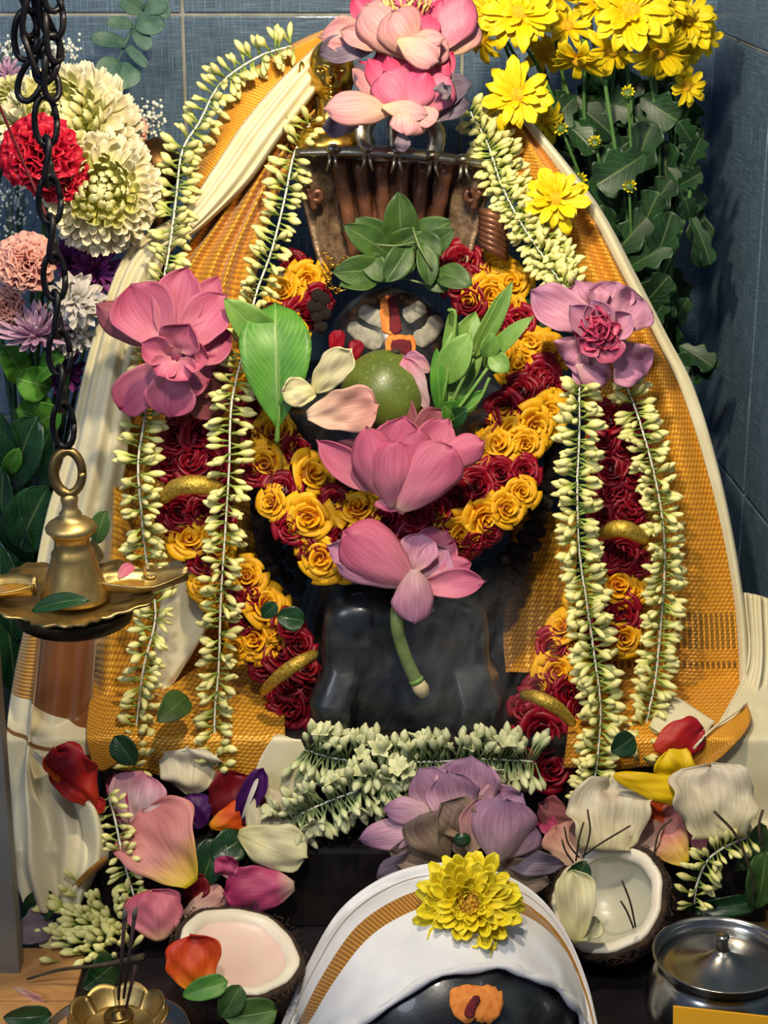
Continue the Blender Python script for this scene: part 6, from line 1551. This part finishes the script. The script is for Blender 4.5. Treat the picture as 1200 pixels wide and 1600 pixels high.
for lb, x0, y0, x1, y1, wd, mt, k in LP:
    one_petal(lb, x0, y0, x1, y1, wd * 1.18, mt, 0.3, settle=True, group='loose petals of the offering', **k)
one_petal('orange and yellow petal standing in the left coconut', 312, 1552, 296, 1462, 92, 'petal_orange', -.315, (0, .02), cup=.25)
one_petal('thin white petal strip lying on the violet petal', 418 - 40, 1280, 402, 1218, 8, 'white_p', 0.3, settle=True, m=.03, name='petal_strip')
LF = [
 ('dark green leaf at the foot of the cream silk end', 40, 1440, 80, 1394, 50, 'leaf_d', .016), ('dark leaf behind the left jasmine strand', 212, 1195, 180, 1150, 44, 'leaf_d', .03), ('green leaf hanging on the left brocade', 246, 1128, 292, 1088, 48, 'leaf_b', .05),
 ('dark leaf between the peach petal and the magenta petal', 312, 1390, 340, 1310, 60, 'leaf_d', .01), ('dark green leaf on the board beside the incense holder', 130, 1545, 182, 1502, 56, 'leaf_d', .02), ('green leaf at the lower left corner', 5, 1590, 80, 1585, 40, 'leaf_d', .02),
 ('green bilva leaf on the left coconut', 285, 1556, 356, 1534, 40, 'leaf', .07), ('green bilva leaf in front of the left coconut', 350, 1590, 432, 1578, 56, 'leaf_b', .06), ('green bilva leaf beside the coconut rim', 345, 1590, 375, 1540, 44, 'leaf_b', .065),
 ('broad green leaf at the right edge above the steel pot', 1180, 1420, 1196, 1330, 60, 'leaf_b', .03), ('dark green leaf lying behind the steel pot', 1075, 1422, 1190, 1408, 34, 'leaf_d', .02), ('green leaf upright at the right edge', 1150, 1360, 1196, 1290, 50, 'leaf_b', .02), ('dark leaf left of the right coconut', 880, 1410, 915, 1345, 40, 'leaf_d', .06), ('small dark leaf on the left rose garland', 432, 962, 476, 970, 40, 'leaf_d', .07),
 ('small dark leaf beside the yellow roses on the left', 410, 965, 432, 942, 26, 'leaf_d', .075), ('green leaf behind the brass lamp neck', 150, 850, 166, 798, 34, 'leaf_b', .16), ('dark leaf between the right jasmine garlands', 955, 1175, 990, 1150, 44, 'leaf_d', .05), ('dark leaf in the left heap under the orange petal', 330, 1340, 380, 1310, 56, 'leaf_d', .004)]
for lb, x0, y0, x1, y1, wd, mt, m in LF:
    if 'coconut' in lb and x0 < 500: A, B = P(x0, y0, -.325), P(x1, y1, -.318)
    elif y0 < 1000: A, B = P(x0, y0, -m), P(x1, y1, -m)
    else: A, B = rest(P(x0, y0, .3), m), rest(P(x1, y1, .3), m)
    tag(leaf('green_leaf', A, B, wd, mt, None, (TOCAM + jit(.3)).normalized(), b=.5), lb, 'leaf', 'loose leaves of the offering')
for lb, ln in (('dark thin twig at the right edge above the leaves', [(1116, 1268, -.17), (1150, 1305, -.17), (1172, 1360, -.17), (1180, 1400, -.17)]), ('short dark twig upright at the right edge', [(1192, 1265, -.16), (1186, 1290, -.165), (1190, 1320, -.165)])):
    tag(tube('twig', spl(PP(ln), 12), .0014, M_['dry_stem'], None, 6), lb, 'twig', 'twigs at the right edge')

# ---------------------------------------------------------------- incense smoke drifting before the black stone
b = NB('incense_smoke')
nt = b.nt
nt.nodes.remove(b.bs)
oc = b.obj()
sx_, sy_, sz_ = b.sep(oc)
ln_ = b.n('ShaderNodeVectorMath', {0: oc}, out=1, operation='LENGTH')
fall = b.ramp(ln_, [(0.25, 1.0), (0.95, 0.0)])
wsp = b.ramp(b.noise(1.0, b.comb(b.math('MULTIPLY', sx_, 2.2), b.math('MULTIPLY', sy_, 2.0), b.math('MULTIPLY', sz_, 1.1)), 4, 0.6, 1.6), [(0.48, 0.0), (0.72, 1.0)])
den = b.math('MULTIPLY', b.math('MULTIPLY', fall, wsp), 26.0)
vol = b.n('ShaderNodeVolumeScatter', {'Color': (0.80, 0.84, 0.92, 1), 'Density': den, 'Anisotropy': 0.2})
nt.links.new(vol, b.out.inputs['Volume'])
sv, sf, _uv = lathe_data([(max(.002, math.sin(math.radians(a))), -math.cos(math.radians(a))) for a in range(0, 181, 15)], 24)
sm = mesh('incense_smoke', sv, sf, None, b.m)
o = link('incense_smoke', sm, None, Matrix.Translation(P(745, 1020, -.125)) @ Matrix.Rotation(.35, 4, 'Y') @ Matrix.Diagonal((.085, .04, .10, 1)))
tag(o, 'thin grey incense smoke drifting before the black stone idol', 'smoke', None, 'stuff')
